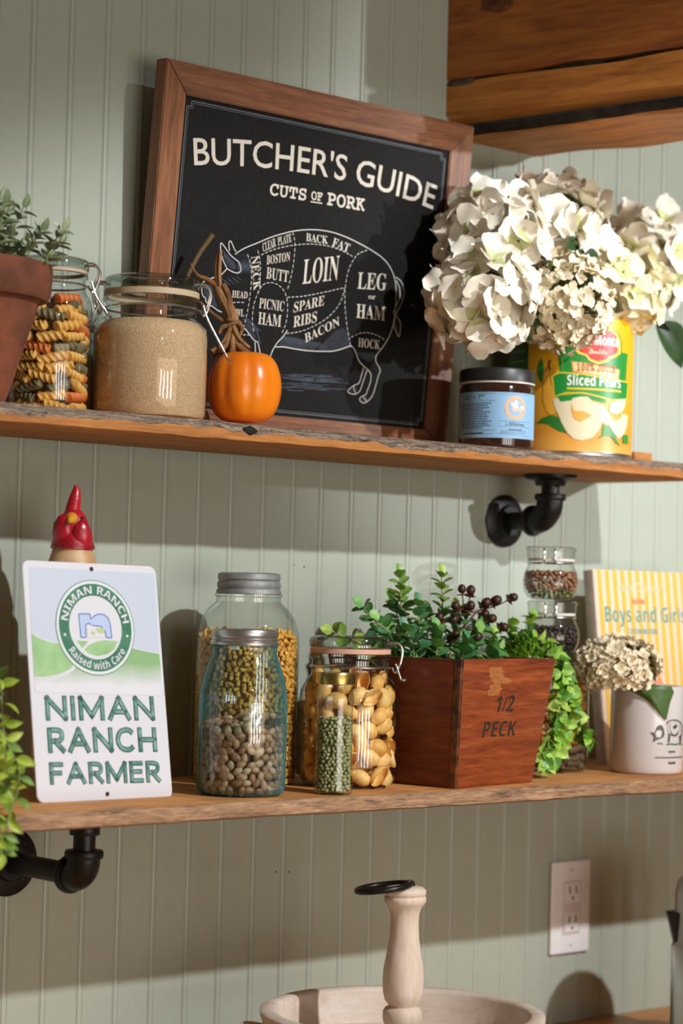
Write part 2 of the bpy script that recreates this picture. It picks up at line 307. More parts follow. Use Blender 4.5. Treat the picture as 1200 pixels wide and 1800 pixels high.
PIG_HATCH=[[(2131,651),(2355,661)],[(2406,658),(2560,664)],[(1972,581),(2168,589)],[(2139,563),(2387,574)],[(2578,701),(2874,715)],[(2068,628),(2411,643)],[(2348,630),(2648,643)],[(2007,599),(2283,611)],[(2167,754),(2510,770)],[(2310,631),(2660,647)],[(2496,607),(2731,617)],[(2551,705),(2919,722)],[(2602,778),(2774,786)],[(2125,568),(2365,578)],[(2416,722),(2677,734)],[(2237,697),(2514,710)],[(2398,602),(2701,615)],[(2657,633),(3041,649)],[(2446,752),(2794,768)],[(2686,625),(2966,637)],[(2479,745),(2821,761)],[(2375,722),(2528,729)],[(2603,602),(2764,609)],[(2550,712),(2725,720)],[(2178,611),(2524,626)],[(1990,625),(2135,632)],[(2486,722),(2839,738)],[(2689,705),(3055,720)],[(2174,745),(2454,759)],[(1971,705),(2202,715)],[(2400,749),(2548,756)],[(2598,735),(2973,752)],[(2622,724),(2874,736)],[(2344,649),(2625,661)],[(2372,656),(2738,672)],[(2329,689),(2641,703)],[(2125,698),(2496,715)],[(2342,667),(2482,674)],[(2264,655),(2405,661)],[(2415,657),(2568,664)],[(2420,690),(2723,704)],[(2220,626),(2534,640)],[(1961,730),(2256,744)],[(2669,753),(2921,765)],[(2391,716),(2616,727)],[(2183,689),(2462,702)],[(2174,687),(2495,701)],[(1976,633),(2285,647)],[(2177,717),(2507,733)],[(2124,720),(2363,731)],[(2465,765),(2681,776)],[(2209,601),(2450,611)],[(2586,762),(2807,773)],[(2447,610),(2695,621)],[(2112,732),(2374,744)],[(2102,597),(2438,612)],[(2085,699),(2413,714)],[(2439,625),(2661,634)],[(2045,693),(2370,708)],[(2151,691),(2387,702)],[(1205,2006),(1253,1924),(1270,1825)],[(1214,1993),(1262,1910),(1280,1811)],[(1223,1979),(1272,1896),(1289,1797)],[(1228,2010),(1276,1927),(1294,1828)],[(1237,1996),(1285,1913),(1303,1814)],[(1246,1982),(1295,1899),(1312,1800)],[(1251,2013),(1299,1930),(1317,1831)],[(1260,1999),(1308,1917),(1326,1817)],[(1269,1986),(1318,1903),(1336,1803)],[(1274,2017),(1322,1934),(1340,1834)],[(1283,2003),(1331,1920),(1349,1821)],[(1292,1989),(1341,1906),(1359,1807)],[(1297,2020),(1345,1937),(1363,1838)],[(1306,2006),(1355,1923),(1372,1824)],[(1315,1992),(1364,1909),(1382,1810)],[(1320,2023),(1368,1941),(1386,1841)],[(1329,2010),(1378,1927),(1396,1827)],[(1339,1996),(1387,1913),(1405,1813)],[(1343,2027),(1392,1944),(1409,1844)],[(1352,2013),(1401,1930),(1419,1830)],[(1362,1999),(1410,1916),(1428,1816)],[(1366,2030),(1415,1947),(1433,1848)],[(1376,2016),(1424,1933),(1442,1834)],[(1385,2003),(1434,1919),(1452,1820)],[(1389,2034),(1438,1951),(1456,1851)],[(1399,2020),(1448,1937),(1465,1837)],[(996,1705),(1029,1673),(1072,1663)],[(1013,1697),(1046,1666),(1089,1655)],[(1030,1689),(1063,1658),(1106,1648)],[(1047,1682),(1080,1650),(1123,1640)],[(1058,1724),(1091,1692),(1134,1682)],[(1075,1716),(1108,1685),(1151,1674)],[(1092,1709),(1125,1677),(1168,1667)],[(1109,1701),(1142,1669),(1185,1659)],[(1121,1743),(1153,1712),(1197,1701)],[(1138,1735),(1170,1704),(1214,1694)],[(1155,1728),(1187,1696),(1231,1686)],[(1172,1720),(1205,1688),(1248,1678)],[(1183,1762),(1216,1731),(1259,1720)],[(1200,1755),(1233,1723),(1277,1713)],[(1217,1747),(1250,1715),(1294,1705)],[(1235,1739),(1267,1708),(1311,1697)],[(1246,1782),(1279,1750),(1322,1740)],[(1263,1774),(1296,1742),(1340,1732)],[(1962,1169),(2040,1130),(2100,1089)],[(1989,1168),(2068,1129),(2127,1088)],[(2016,1168),(2095,1129),(2154,1088)],[(2043,1168),(2122,1128),(2181,1087)],[(2070,1167),(2149,1128),(2209,1087)],[(2097,1167),(2177,1127),(2236,1086)],[(2125,1166),(2204,1127),(2264,1086)],[(2152,1166),(2232,1126),(2291,1085)],[(2179,1165),(2259,1126),(2319,1085)],[(2207,1165),(2286,1125),(2346,1084)],[(2234,1164),(2314,1125),(2374,1083)],[(2261,1164),(2342,1124),(2402,1083)],[(2289,1163),(2369,1124),(2429,1082)],[(2316,1163),(2397,1123),(2457,1082)],[(2344,1162),(2425,1123),(2485,1081)],[(2372,1162),(2452,1122),(2513,1081)],[(2399,1161),(2480,1122),(2540,1080)],[(2427,1161),(2508,1121),(2568,1080)],[(2455,1160),(2536,1121),(2596,1079)],[(2482,1160),(2564,1120),(2624,1078)],[(2510,1159),(2591,1120),(2652,1078)],[(2538,1159),(2619,1119),(2680,1077)],[(1383,1291),(1433,1311),(1492,1312)],[(1397,1282),(1447,1303),(1506,1304)],[(1411,1274),(1461,1294),(1520,1295)],[(1425,1265),(1475,1285),(1535,1286)],[(1439,1256),(1490,1276),(1549,1277)],[(1453,1247),(1504,1268),(1563,1268)],[(1468,1238),(1518,1259),(1577,1260)],[(1482,1230),(1532,1250),(1591,1251)],[(1496,1221),(1546,1241),(1606,1242)],[(1510,1212),(1560,1232),(1620,1233)],[(1524,1203),(1575,1224),(1634,1224)],[(1538,1194),(1589,1215),(1648,1216)],[(1553,1186),(1603,1206),(1663,1207)],[(1567,1177),(1617,1197),(1677,1198)],[(1195,1512),(1217,1494)],[(1202,1483),(1226,1465)],[(1208,1453),(1236,1436)],[(1215,1423),(1246,1406)],[(1221,1394),(1256,1377)],[(1228,1364),(1266,1348)],[(1235,1334),(1275,1318)],[(1241,1305),(1285,1289)],[(1248,1275),(1295,1259)],[(1254,1245),(1305,1230)],[(1035,2024),(1051,1988),(1049,1950)],[(1049,2013),(1066,1977),(1063,1942)],[(1063,2002),(1080,1966),(1077,1933)],[(1077,1991),(1094,1955),(1091,1925)],[(1091,1980),(1108,1944),(1105,1916)],[(1105,1969),(1122,1933),(1118,1908)],[(1119,1958),(1136,1923),(1132,1899)],[(1133,1947),(1150,1912),(1146,1891)],[(1148,1937),(1165,1901),(1160,1882)],[(1162,1926),(1179,1890),(1174,1874)],[(1176,1915),(1193,1879),(1188,1866)],[(1190,1904),(1207,1868),(1202,1857)],[(1204,1893),(1221,1857),(1216,1849)],[(1219,1882),(1236,1846),(1230,1840)],[(1572,1246),(1617,1200)],[(1581,1229),(1626,1183)],[(1589,1212),(1634,1165)],[(1598,1195),(1643,1148)],[(1606,1178),(1651,1131)],[(1615,1161),(1660,1114)],[(1623,1144),(1669,1097)],[(1632,1127),(1677,1080)],[(1641,1110),(1686,1063)],[(1649,1093),(1694,1046)],[(3134,1104),(3193,1061),(3241,1026)],[(3160,1096),(3212,1050),(3255,1027)],[(3186,1087),(3232,1038),(3269,1028)],[(3209,1111),(3247,1066),(3283,1029)],[(3235,1103),(3266,1055),(3298,1031)],[(3261,1094),(3285,1043),(3312,1032)],[(3284,1118),(3300,1071),(3326,1033)],[(3310,1109),(3320,1059),(3341,1035)],[(3336,1101),(3339,1048),(3355,1036)],[(3359,1125),(3354,1076),(3369,1037)],[(3385,1116),(3373,1064),(3384,1038)],[(3412,1108),(3393,1053),(3398,1040)]]
PIG_TEXT=[('CLEAR',1600,2080,1780,2166,1576,2171),('PLATE',1809,2175,2003,2245,1788,2264),('BACK',2213,2279,2544,2284,2206,2369),('FAT',2602,2273,2864,2228,2628,2370),('BOSTON',1665,1945,2001,2028,1660,2044),('BUTT',1676,1792,1999,1785,1675,1918),('LOIN',2213,1786,2744,1898,2211,2064),('LEG',3051,1827,3506,1858,3049,2018),('or',3242,1728,3357,1735,3235,1786),('HAM',3077,1490,3531,1501,3068,1651),('HOCK',3146,1158,3493,1159,3141,1259),('SPARE',2119,1451,2565,1582,2119,1565),('RIBS',2135,1282,2478,1379,2131,1406),('BACON',2335,1124,2835,1378,2310,1221),('PICNIC',1609,1450,1976,1450,1609,1562),('HAM',1616,1271,1953,1269,1614,1404),('HEAD',1213,1527,1434,1536,1211,1603),('JOWL',1191,1320,1408,1332,1188,1400),('NECK',1436,2007,1515,1634,1535,2034)]
TITLE_ARC=[(536,2896),(2367,3051),(4147,2898),(500,3187),(4148,3203)]
SUBTITLE=[('CUTS',1622,2723,2161,2731,1624,2855),('OF',2238,2755,2406,2758,2231,2851),('PORK',2477,2727,3060,2731,2474,2872)]
UNDERLINE=[(2232,2731),(2409,2735)]
SIGN_TEXT=[('NIMAN',156,782,1470,776,153,1027),('RANCH',158,470,1471,462,158,719),('FARMER',156,168,1486,160,153,385)]
SIGN_SKY=[(74,2276),(1596,2270),(1584,1465),(1400,1491),(1237,1521),(796,1529),(389,1540),(235,1565),(138,1595),(54,1641)]
SIGN_HILL_L=[(53,1634),(138,1588),(235,1558),(389,1537),(613,1526),(552,1329),(445,1259),(296,1213),(162,1196),(55,1195)]
SIGN_HILL_R=[(1236,1511),(1399,1481),(1583,1455),(1587,1311),(1572,1024),(57,1058),(58,1159),(182,1165),(339,1191),(478,1248),(597,1329),(1024,1495)]
EMB_PTS=[(808,1697),(1301,1708),(846,2157),(329,1687),(769,1241)]
EMB_N=[(620,1830),(753,1833),(760,1781),(807,1816),(864,1836),(928,1830),(976,1794),(995,1733),(1001,1600),(936,1599),(923,1671),(881,1712),(762,1720),(736,1742),(694,1726),(687,1597),(628,1597)]
EMB_BARN=[(705,1595),(709,1696),(762,1724),(805,1695),(916,1694),(913,1603)]
EMB_ROOF=[(810,1690),(907,1697),(912,1644),(829,1642)]
EMB_HILL=[[(659,1478),(727,1528),(822,1562),(915,1576),(1070,1568),(1028,1491),(940,1437),(818,1414),(710,1437)],[(568,1565),(712,1560),(638,1491)]]
SIGN_HOLES=[(816,2285),(819,64)]
# ------------------------------------------------------------------ setting
ZU, ZUB, DU = .1745, .1545, .18       # upper shelf: top, underside, depth
ZL, ZLB, DL = -.205, -.2215, .275      # lower shelf
m_wall = plain('sage_paint', (.40, .43, .355), .33, bump=.04, scale=60, col2=(.385, .415, .342), bscale=220)
back = obj('wall_back', box('wall_back', -.6, 4.2, .006, .06, -1.4, 1.5, 0), m_wall, kind='structure')
GX = [1.2904, 1.3385, 1.3858, 1.4327, 1.48, 1.5271, 1.5733, 1.6203, 1.6651, 1.708, 1.7556, 1.8012, 1.8488, 1.8919, 1.9367, 1.9823, 2.0294, 2.0746, 2.1234, 2.1698, 2.2169, 2.262, 2.3077, 2.355]
GX = [1.2904-.0465*k for k in range(14, 0, -1)]+GX+[2.355+.0462*k for k in range(1, 24)]
def plank_mesh(wd):
    # groove, half-round bead, groove, flat face
    pr = [(-.0046, .006), (-.0046, .0004), (-.0041, .0006), (-.0036, .0004)]
    pr += [(-.0003+.0032*math.cos(PI-PI*k/8), .0003-.0015*math.sin(PI*k/8)) for k in range(9)]
    pr += [(.0033, .0006), (.0040, .0), (wd-.0052, 0), (wd-.0049, .0003), (wd-.0047, .006)]
    v, f = [], []
    for z in (-1.4, 1.5): v += [(x, y, z) for x, y in pr]
    n = len(pr)
    for i in range(n-1): f.append((i, i+1, n+i+1, n+i))
    return mesh('plank', v, f, True, 40)
for a, b in zip(GX, GX[1:]): obj('plank', plank_mesh(b-a), m_wall, back, (a, 0, 0))
for x_, z_ in ((1.654, -.320), (1.674, -.321), (1.668, .033), (1.684, .031)): obj('screw_hole', ball_mesh('screw_hole', .0013, .0004, .0013, 1), plain('hole_in_wall', '3a362d', .9), back, (x_, 0, z_))
# ------------------------------------------------------------------ shelves
m_top = wood('shelf_sawn_top', ['8a5a34', 'b77d4e', 'cf9a68'], 'X', 8, 16, .75, .4)
m_grey = wood('weathered_edge', ['2a1f18', '7a6656', 'b09a86'], 'X', 34, 9, .9, 1.0, (.38, .5, .62), .5)
m_front = wood('shelf_front_orange', ['7c4a20', 'a86a30', 'c4853f'], 'X', 7, 14, .75, .4)
m_low = wood('lower_shelf_edge', ['5a4232', '9c7657', 'c09a78'], 'X', 14, 9, .85, .8, (.32, .5, .68), .5)
m_lowtop = wood('lower_shelf_top', ['93602f', 'c4844a', 'd89e63'], 'X', 8, 16, .7, .35)
def shelf_mesh(name, x0, x1, D, zt, zb, ch, wave, seed, taper=None):
    n = 160; v, f, mi = [], [], []
    for i in range(n+1):
        t = i/n; x = x0+(x1-x0)*t
        a = noise.noise((x*5, seed, 0)); b = noise.noise((x*19, seed+3, 0)); c = noise.noise((x*60, seed+7, 0)); d2 = noise.noise((x*33, seed+11, 0))
        k = taper(x) if taper else 1
        cy = ch*k*(1+.5*a+.25*b); cz = ch*k*(.75+.45*b+.25*c)
        fr = -D+wave*(.6*a+.35*b+.25*c)
        zb2 = zb+.0012*a+.001*d2
        pr = [(-.004, zb), (fr+.004, zb2), (fr+.001*c, zb2+.002), (fr+.0008*d2, zt-cz-.001), (fr+cy*.35+.0014*c, zt-cz*.55+.0014*d2), (fr+cy, zt), (-.004, zt)]
        v += [(x, y, z) for y, z in pr]
    m = 7
    for i in range(n):
        for k in range(m):
            f.append((i*m+k, (i+1)*m+k, (i+1)*m+(k+1) % m, i*m+(k+1) % m)); mi.append((2, 2, 2, 1, 1, 0, 2)[k])
    f.append(tuple(range(m-1, -1, -1))); mi.append(2); f.append(tuple(n*m+k for k in range(m))); mi.append(2)
    bm = bmesh.new(); vv = [bm.verts.new(p) for p in v]
    for q, i_ in zip(f, mi): fc = bm.faces.new([vv[j] for j in q]); fc.material_index = i_
    return from_bm(name, bm, True, 30)
up_shelf = thing('wall_shelf', 'upper rough barn-board shelf holding the chalkboard print, can and pumpkin', 'shelf', (1.6, 0, ZUB))
def rel(me, o): me.transform(Matrix.Translation(-Vector(o.location))); return me
obj('board', rel(shelf_mesh('board', .95, 2.184, DU, ZU, ZUB, .0125, .0025, 1.7, lambda x: 1 if x < 1.9 else .85), up_shelf), [m_top, m_grey, m_front], up_shelf)
kn = obj('knot', ball_mesh('knot', .010, .004, .005, 2, .5), plain('knot_dark', '1a120c', .9), up_shelf, Vector((1.452, -.178, .167))-up_shelf.location)
lo_shelf = thing('wall_shelf', 'lower rough wooden shelf holding the tin sign, food jars and planter box', 'shelf', (1.7, 0, ZLB))
obj('board', rel(shelf_mesh('board', .85, 2.75, DL, ZL, ZLB, .004, .0022, 5.2), lo_shelf), [m_lowtop, m_low, m_low], lo_shelf)
# pipe brackets
m_iron = plain('black_iron', (.011, .010, .009), .42, .3, var=.3, scale=80, bump=.15, bscale=300)
def bracket(label, x, out, zs, zw, rf, R=.024, group='black pipe brackets under the shelves'):
    t = thing('pipe_bracket', label, 'shelf bracket', (x, 0, zw), 0, group)
    fl = lambda nm: lathe(nm, [(0, 0), (rf, 0), (rf, .004), (rf-.004, .006), (.020, .008), (.018, .014), (0, .014)], 40)
    obj('flange', fl('flange'), m_iron, t, (0, 0, 0), (PI/2, 0, 0))
    for k in range(4):
        a = PI/4+k*PI/2; obj('screw', ball_mesh('screw', .004, .002, .004, 1), m_iron, t, (rf*.72*math.cos(a), -.006, rf*.72*math.sin(a)))
    h = zs-zw; rp = .0112
    obj('flange', fl('flange'), m_iron, t, (0, -out, h), (PI, 0, 0))
    if out-R > .03: obj('pipe', tube('pipe', [(0, -.008, 0), (0, -out+R-.004, 0)], rp, 20), m_iron, t)
    obj('pipe', tube('pipe', [(0, -out, R-.004), (0, -out, h-.008)], rp, 20), m_iron, t)
    if out > .1: obj('coupling', lathe('coupling', [(rp, -.005), (.0145, -.005), (.0152, -.004), (.0152, .004), (.0145, .005), (rp, .005)], 28), m_iron, t, (0, -out, h-.0185))
    e = [(0, -out+R+.004, 0), (0, -out+R, 0)]+[(0, -out+R-R*math.sin(a), R-R*math.cos(a)) for a in [PI/16*k for k in range(1, 8)]]+[(0, -out, R), (0, -out, R+.004)]
    obj('elbow', tube('elbow', e, .0165, 20, smooth=False), m_iron, t)
    for p, rx in (((0, -out+R+.005, 0), PI/2), ((0, -out, R+.005), 0)):
        obj('collar', lathe('collar', [(rp, -.004), (.0185, -.004), (.0195, -.002), (.0195, .002), (.0185, .004), (rp, .004)], 28), m_iron, t, p, (rx, 0, 0))
    return t
bracket('black iron pipe bracket under the upper shelf, below the pear can', 2.0123, .080, ZUB, .0977, .033)
bracket('black iron pipe bracket with long arm under the lower shelf, below the tin sign', 1.287, .140, ZLB, -.286, .036, .017)
bracket('black iron pipe bracket mostly cut off by the right edge, above the steel carafe', 2.4243, .140, ZLB, -.290, .036)
# timber beam, two squared logs one above the other
m_beam = wood('beam_pine', ['5e2e10', 'a05a22', 'c27a32'], 'Y', 5, 9, .6, .7, (.3, .5, .72), .3)
m_beam2 = wood('beam_under', ['8a4c1e', 'c47a34', 'dc9446'], 'Y', 6, 10, .6, .5, (.3, .5, .72), .3)
m_chink = plain('dark_gap', '171310', .95, col2='4a3d33', scale=40, bump=.5)
beam = thing('timber_beam', 'two stacked rough orange-brown timbers jutting out of the wall above the white hydrangeas', 'beam', (1.893, 0, .571), .174)
def log(name, x0, x1, z0, z1, ch, L, mat, seed, cht=None):
    n = 60; v, f = [], []
    cht = cht or ch
    for i in range(n+1):
        y = -L*i/n; a = .0035*noise.noise((seed, y*6, 0)); b = .003*noise.noise((seed, y*14, 3)); c = .006*noise.noise((seed, y*4, 8))
        pr = [(x0+ch+a, z0+b), (x0+a*.5, z0+ch*1.2+c*.6), (x0+b*.5, z1-cht), (x0+cht*.5+b, z1+a), (x1-ch, z1+a), (x1, z1-ch), (x1+a, z0+ch), (x1-ch*.4, z0+a*1.5+b)]
        v += [(p, y, q) for p, q in pr]
    for i in range(n):
        for k in range(8): f.append((i*8+k, i*8+(k+1) % 8, (i+1)*8+(k+1) % 8, (i+1)*8+k))
    f.append(tuple(range(8))); f.append(tuple(n*8+k for k in reversed(range(8))))
    bm = bmesh.new(); vv = [bm.verts.new(p) for p in v]; [bm.faces.new([vv[j] for j in q]) for q in f]
    return obj(name, from_bm(name, bm, True, 28), mat, beam)
log('timber', 0, .185, .066, .40, .004, .37, m_beam, 2.1)
log('timber', .002, .178, -.004, .0605, .022, .36, m_beam2, 9.4, .003)
v, f = [], []
for i in range(41):
    y = -.36*i/40; a = noise.noise((3.3, y*9, 1)); b = noise.noise((7.3, y*23, 1)); wd = .002+.003*a+.002*b
    v += [(.0015, y, .008), (-.0012, y, .005+.003*b), (.006, y, -.003+.002*a), (.006+wd, y, -.0055+.002*b), (.010+wd, y, .004)]
for i in range(40):
    for k in range(4): f.append((i*5+k, i*5+k+1, (i+1)*5+k+1, (i+1)*5+k))
obj('bark_edge', mesh('bark_edge', v, f, True, 40), plain('bark', '17110d', .95, col2='32251b', scale=60, bump=1), beam)
for y_, z_, r_ in ((-.075, .155, .016), (-.19, .20, .010), (-.03, .25, .009)):
    for q_, m_ in ((1.0, 'knot_ring'), (.55, 'knot_heart')): obj('knot', ball_mesh('knot', .0026+.0012*(q_ < 1), r_*1.5*q_, r_*q_, 2, .3), plain(m_, '7a4420' if q_ == 1 else '54290f', .7, col2='5e3216', scale=90), beam, (-.0005, y_, z_))
obj('split_chip', ball_mesh('split_chip', .012, .03, .006, 2, .4), plain('grey_chip', '6b5a4c', .9, col2='3a2e26', scale=60), beam, (.010, -.022, .0615))
obj('chinking', box('chinking', .010, .17, -.35, .0, .05, .07, .002), m_chink, beam)
# counter
m_counter = wood('counter_wood', ['a8672f', 'c9823f', 'd99a58'], 'X', 7, 10, .45, .15)
ct = thing('countertop', 'orange-brown wooden counter under the shelves holding the whitewashed tray', 'counter', (1.6, 0, -.5432))
obj('worktop', box('worktop', -1.0, 1.6, -.66, -.001, -.035, 0, .003), m_counter, ct)
# outlet
m_plastic = plain('outlet_white', 'efebeb', .35)
m_slot = plain('outlet_slot', '4b4246', .6)
ol = thing('wall_outlet', 'white double wall outlet with cover plate under the lower shelf', 'outlet', (2.1484, 0, -.3956))
obj('cover_plate', box('cover_plate', -.0365, .0365, -.006, -.0003, -.0595, .0595, .003, 3), m_plastic, ol)
obj('insert', box('insert', -.0165, .0165, -.0075, -.004, -.034, .034, .001), plain('outlet_insert', 'ddd3d2', .35), ol)
for z in (.019, -.019):
    r_ = obj('receptacle', box('receptacle', -.0135, .0135, -.0085, -.006, z-.0125, z+.0125, .0012), m_plastic, ol)
    for x in (-.006, .006): obj('slot', box('slot', x-.0012, x+.0012, -.0088, -.007, z-.001, z+.0085, 0), m_slot, r_)
    obj('slot', box('slot', -.0022, .0022, -.0088, -.007, z-.0095, z-.0048, .001), m_slot, r_)
for z in (.048, -.048): obj('screw', ball_mesh('screw', .0026, .0012, .0026, 1), plain('screw_white', 'cfc6c4', .3), ol, (0, -.006, z))
# ------------------------------------------------------------------ butcher's chart in a wooden frame
m_rail_h = wood('frame_walnut_h', ['55301d', '7b4c31', '976342'], 'X', 10, 12, .5, .25)
m_rail_v = wood('frame_walnut_v', ['5d3723', '855539', 'a06d4b'], 'Z', 10, 12, .5, .25)
m_black = plain('chalkboard_print', (.0135, .0130, .0122), .6, var=.3, scale=300, spec=.12)
m_chalk = plain('print_cream', '#cfc6b8'[1:], .6)
m_thin = plain('print_line', '#c8c6c4'[1:], .6)
m_blue = plain('print_shade', '262b35', .6, col2='1a1d24', scale=200)
m_hatch = plain('print_hatch', '464e5e', .6)
FW, FH, FT = .4648, .3965, .020
fr = thing('framed_chart', 'black framed chart of pork cuts in a brown wooden frame leaning on the upper shelf', 'picture', (1.4186, -.025, ZU)); fr.rotation_euler = (.0951, 0, 0)
bw, bb = .0325, .0265
def rail(p, mat):
    # outer edge a-b, inner edge c-d ; mitred, with a raised outer lip
    bm = bmesh.new(); A, B, Cc, D = [Vector(q) for q in p]
    f = bm.faces.new([bm.verts.new((q.x, 0, q.y)) for q in (A, B, Cc, D)])
    r = bmesh.ops.extrude_face_region(bm, geom=[f])
    for g in r['geom']:
        if isinstance(g, bmesh.types.BMVert): g.co.y += FT
    for v in bm.verts:      # the inner lip is slightly lower than the outer edge
        if v.co.y < .001 and any((v.co-Vector((q.x, 0, q.y))).length < 1e-4 for q in (Cc, D)): v.co.y += .004
    bmesh.ops.bevel(bm, geom=bm.edges[:], offset=.0012, segments=2, affect='EDGES')
    return obj('rail', from_bm('rail', bm), mat, fr)
o4 = [(0, 0), (FW, 0), (FW, FH), (0, FH)]; i4 = [(bw, bb), (FW-bw, bb), (FW-bw, FH-.034), (bw, FH-.034)]
for k in range(4):
    k2 = (k+1) % 4; rail((o4[k], o4[k2], i4[k2], i4[k]), m_rail_h if k % 2 == 0 else m_rail_v)
pb = obj('print', box('print', bw-.005, FW-bw+.005, .008, .014, bb-.005, FH-.029, 0), m_black, fr)
F = lambda off: on_plane(off-.008)
def P_(): return Print()
t_ = P_()
# the title rides on a shallow arch
(xa, ya), (xm, ym), (xb, yb) = TITLE_ARC[:3]; ya = yb = (ya+yb)/2; ch = (xb-xa)/2; sg = ym-ya-10; R_ = (ch*ch+sg*sg)/(2*sg); cx_, cy_ = (xa+xb)/2, ya+sg-R_
half = math.degrees(math.asin(ch/R_)); t_.arc_text("BUTCHER'S GUIDE", cx_, cy_, R_, 292, 90+half, 90-half, 'sans', .008)
t_.build('lettering', m_chalk, pb, F(.0006))
for s_, *q in SUBTITLE: t_ = P_(); t_.text3(s_, q[:2], q[2:4], q[4:6], 'mono', .022); t_.build('lettering', m_chalk, pb, F(.0006))
t_ = P_(); t_.line(UNDERLINE, 14); t_.build('underline', m_chalk, pb, F(.0006))
for p in PIG_FILL: d_ = P_(); d_.fill(p); d_.build('drawing_shade', m_blue, pb, F(.0004))
d_ = P_()
for p in PIG_HATCH: d_.line(p, 5.5, 4, True)
d_.build('drawing_hatching', m_hatch, pb, F(.0006))['kind'] = 'stuff'
d_ = P_()
for p in PIG_SOLID: d_.line(p, 12.5, 4)
for p in PIG_DASH: d_.dash(p, 9.5, 40, 22)
d_.build('drawing_outline', m_thin, pb, F(.0008))['kind'] = 'stuff'
for s_, *q in PIG_TEXT: t_ = P_(); t_.text3(s_, q[:2], q[2:4], q[4:6], 'serif', .0); t_.build('lettering', m_chalk, pb, F(.0010))
d_ = P_(); iw0, iw1, ih0, ih1 = bw*1e4+45, (FW-bw)*1e4-45, bb*1e4+45, (FH-.034)*1e4-45
for k, e in ((9, 0), (5, 22)):
    n_ = 60
    q = [(iw0+n_+e, ih0+e), (iw1-n_-e, ih0+e), (iw1-n_-e, ih0+n_+e), (iw1-e, ih0+n_+e), (iw1-e, ih1-n_-e), (iw1-n_-e, ih1-n_-e), (iw1-n_-e, ih1-e), (iw0+n_+e, ih1-e), (iw0+n_+e, ih1-n_-e), (iw0+e, ih1-n_-e), (iw0+e, ih0+n_+e), (iw0+n_+e, ih0+n_+e), (iw0+n_+e, ih0+e)]
    for a, b in zip(q, q[1:]): d_.line([a, b], k)
d_.build('border_line', plain('print_border', '6d7078', .6), pb, F(.0005))
# ------------------------------------------------------------------ tin sign
m_tin = plain('enamel_white', 'd9d7dd', .25, coat=.3)
def grad(name, c_lo, c_hi, z0, z1, rough=.35):
    m, nt, b = nodes(name); tc = nt.nodes.new('ShaderNodeTexCoord'); sp = nt.nodes.new('ShaderNodeSeparateXYZ'); mr = nt.nodes.new('ShaderNodeMapRange')
    n = nt.nodes.new('ShaderNodeTexNoise'); n.inputs['Scale'].default_value = 40; ad = nt.nodes.new('ShaderNodeMath'); ad.operation = 'MULTIPLY_ADD'; ad.inputs[1].default_value = (z1-z0)*.5
    nt.links.new(tc.outputs['Object'], sp.inputs[0]); nt.links.new(tc.outputs['Object'], n.inputs['Vector']); nt.links.new(n.outputs['Fac'], ad.inputs[0]); nt.links.new(sp.outputs['Z'], ad.inputs[2])
    mr.inputs[1].default_value = z0+(z1-z0)*.25; mr.inputs[2].default_value = z1+(z1-z0)*.25; nt.links.new(ad.outputs[0], mr.inputs[0])
    mx = nt.nodes.new('ShaderNodeMix'); mx.data_type = 'RGBA'; mx.inputs[6].default_value = s3(hexc(c_lo)); mx.inputs[7].default_value = s3(hexc(c_hi))
    nt.links.new(mr.outputs[0], mx.inputs[0]); nt.links.new(mx.outputs[2], b.inputs['Base Color']); b.inputs['Roughness'].default_value = rough
    return m
m_sky = plain('sign_sky', 'c2c9d8', .35); m_hill = plain('sign_hill', '8fb77f', .35, col2='a3c592', scale=60)
m_hill2 = grad('sign_hill_fade', 'd9d7dd', '8bb07c', .112, .136)
m_letter = plain('sign_letter', '3f7367', .4, col2='7fa79b', scale=45, stretch=(1, 1, 2.5)); m_ledge = plain('sign_letter_edge', '2e4f4a', .4)
m_ring = plain('sign_ring', '2f6a50', .4, col2='4c8268', scale=60)
SW, SH = .1621, .2343
sg_ = thing('tin_sign', 'white tin farm sign with green lettering and round emblem leaning on the lower shelf', 'sign', (1.1933, -.1945, ZL)); sg_.rotation_mode = 'YXZ'; sg_.rotation_euler = (-.1851, .0129, .0157)
bm = bmesh.new(); rr = .008
pts = [(cx+rr*math.cos(a), cz+rr*math.sin(a)) for cx, cz, a0 in ((SW-rr, SH-rr, 0), (rr, SH-rr, PI/2), (rr, rr, PI), (SW-rr, rr, 1.5*PI)) for a in [a0+PI/12*k for k in range(7)]]
f = bm.faces.new([bm.verts.new((x, 0, z)) for x, z in pts]); r = bmesh.ops.extrude_face_region(bm, geom=[f])
for g in r['geom']:
    if isinstance(g, bmesh.types.BMVert): g.co.y += .0016
bmesh.ops.bevel(bm, geom=[e for e in bm.edges if abs(e.verts[0].co.y-e.verts[1].co.y) < 1e-6], offset=.0004, segments=2, affect='EDGES')
panel = obj('panel', from_bm('panel', bm), m_tin, sg_)
d_ = P_(); d_.fill(SIGN_SKY); d_.build('sky_print', m_sky, panel, on_plane(.0002))
d_ = P_(); d_.fill(SIGN_HILL_R); d_.build('hill_print', m_hill2, panel, on_plane(.0003))
d_ = P_(); d_.fill(SIGN_HILL_L); d_.build('hill_print', m_hill, panel, on_plane(.0004))
for l_, w_ in ((SIGN_HILL_L[:5], 14), (SIGN_HILL_L[5:], 20), (SIGN_HILL_R[:3], 16)): d_ = P_(); d_.line(l_, w_); d_.build('hill_line', m_tin, panel, on_plane(.0005))
EX, EY, ER = 815, 1699, 476
d_ = P_(); d_.disc(EX, EY, ER, 64); emb = d_.build('emblem', plain('sign_emb_edge', '7a7f86', .4), panel, on_plane(.0006))
d_ = P_(); d_.disc(EX, EY, ER-9, 64); d_.build('emblem_band', plain('sign_emb_pale', 'd5ddd8', .4), panel, on_plane(.0007))
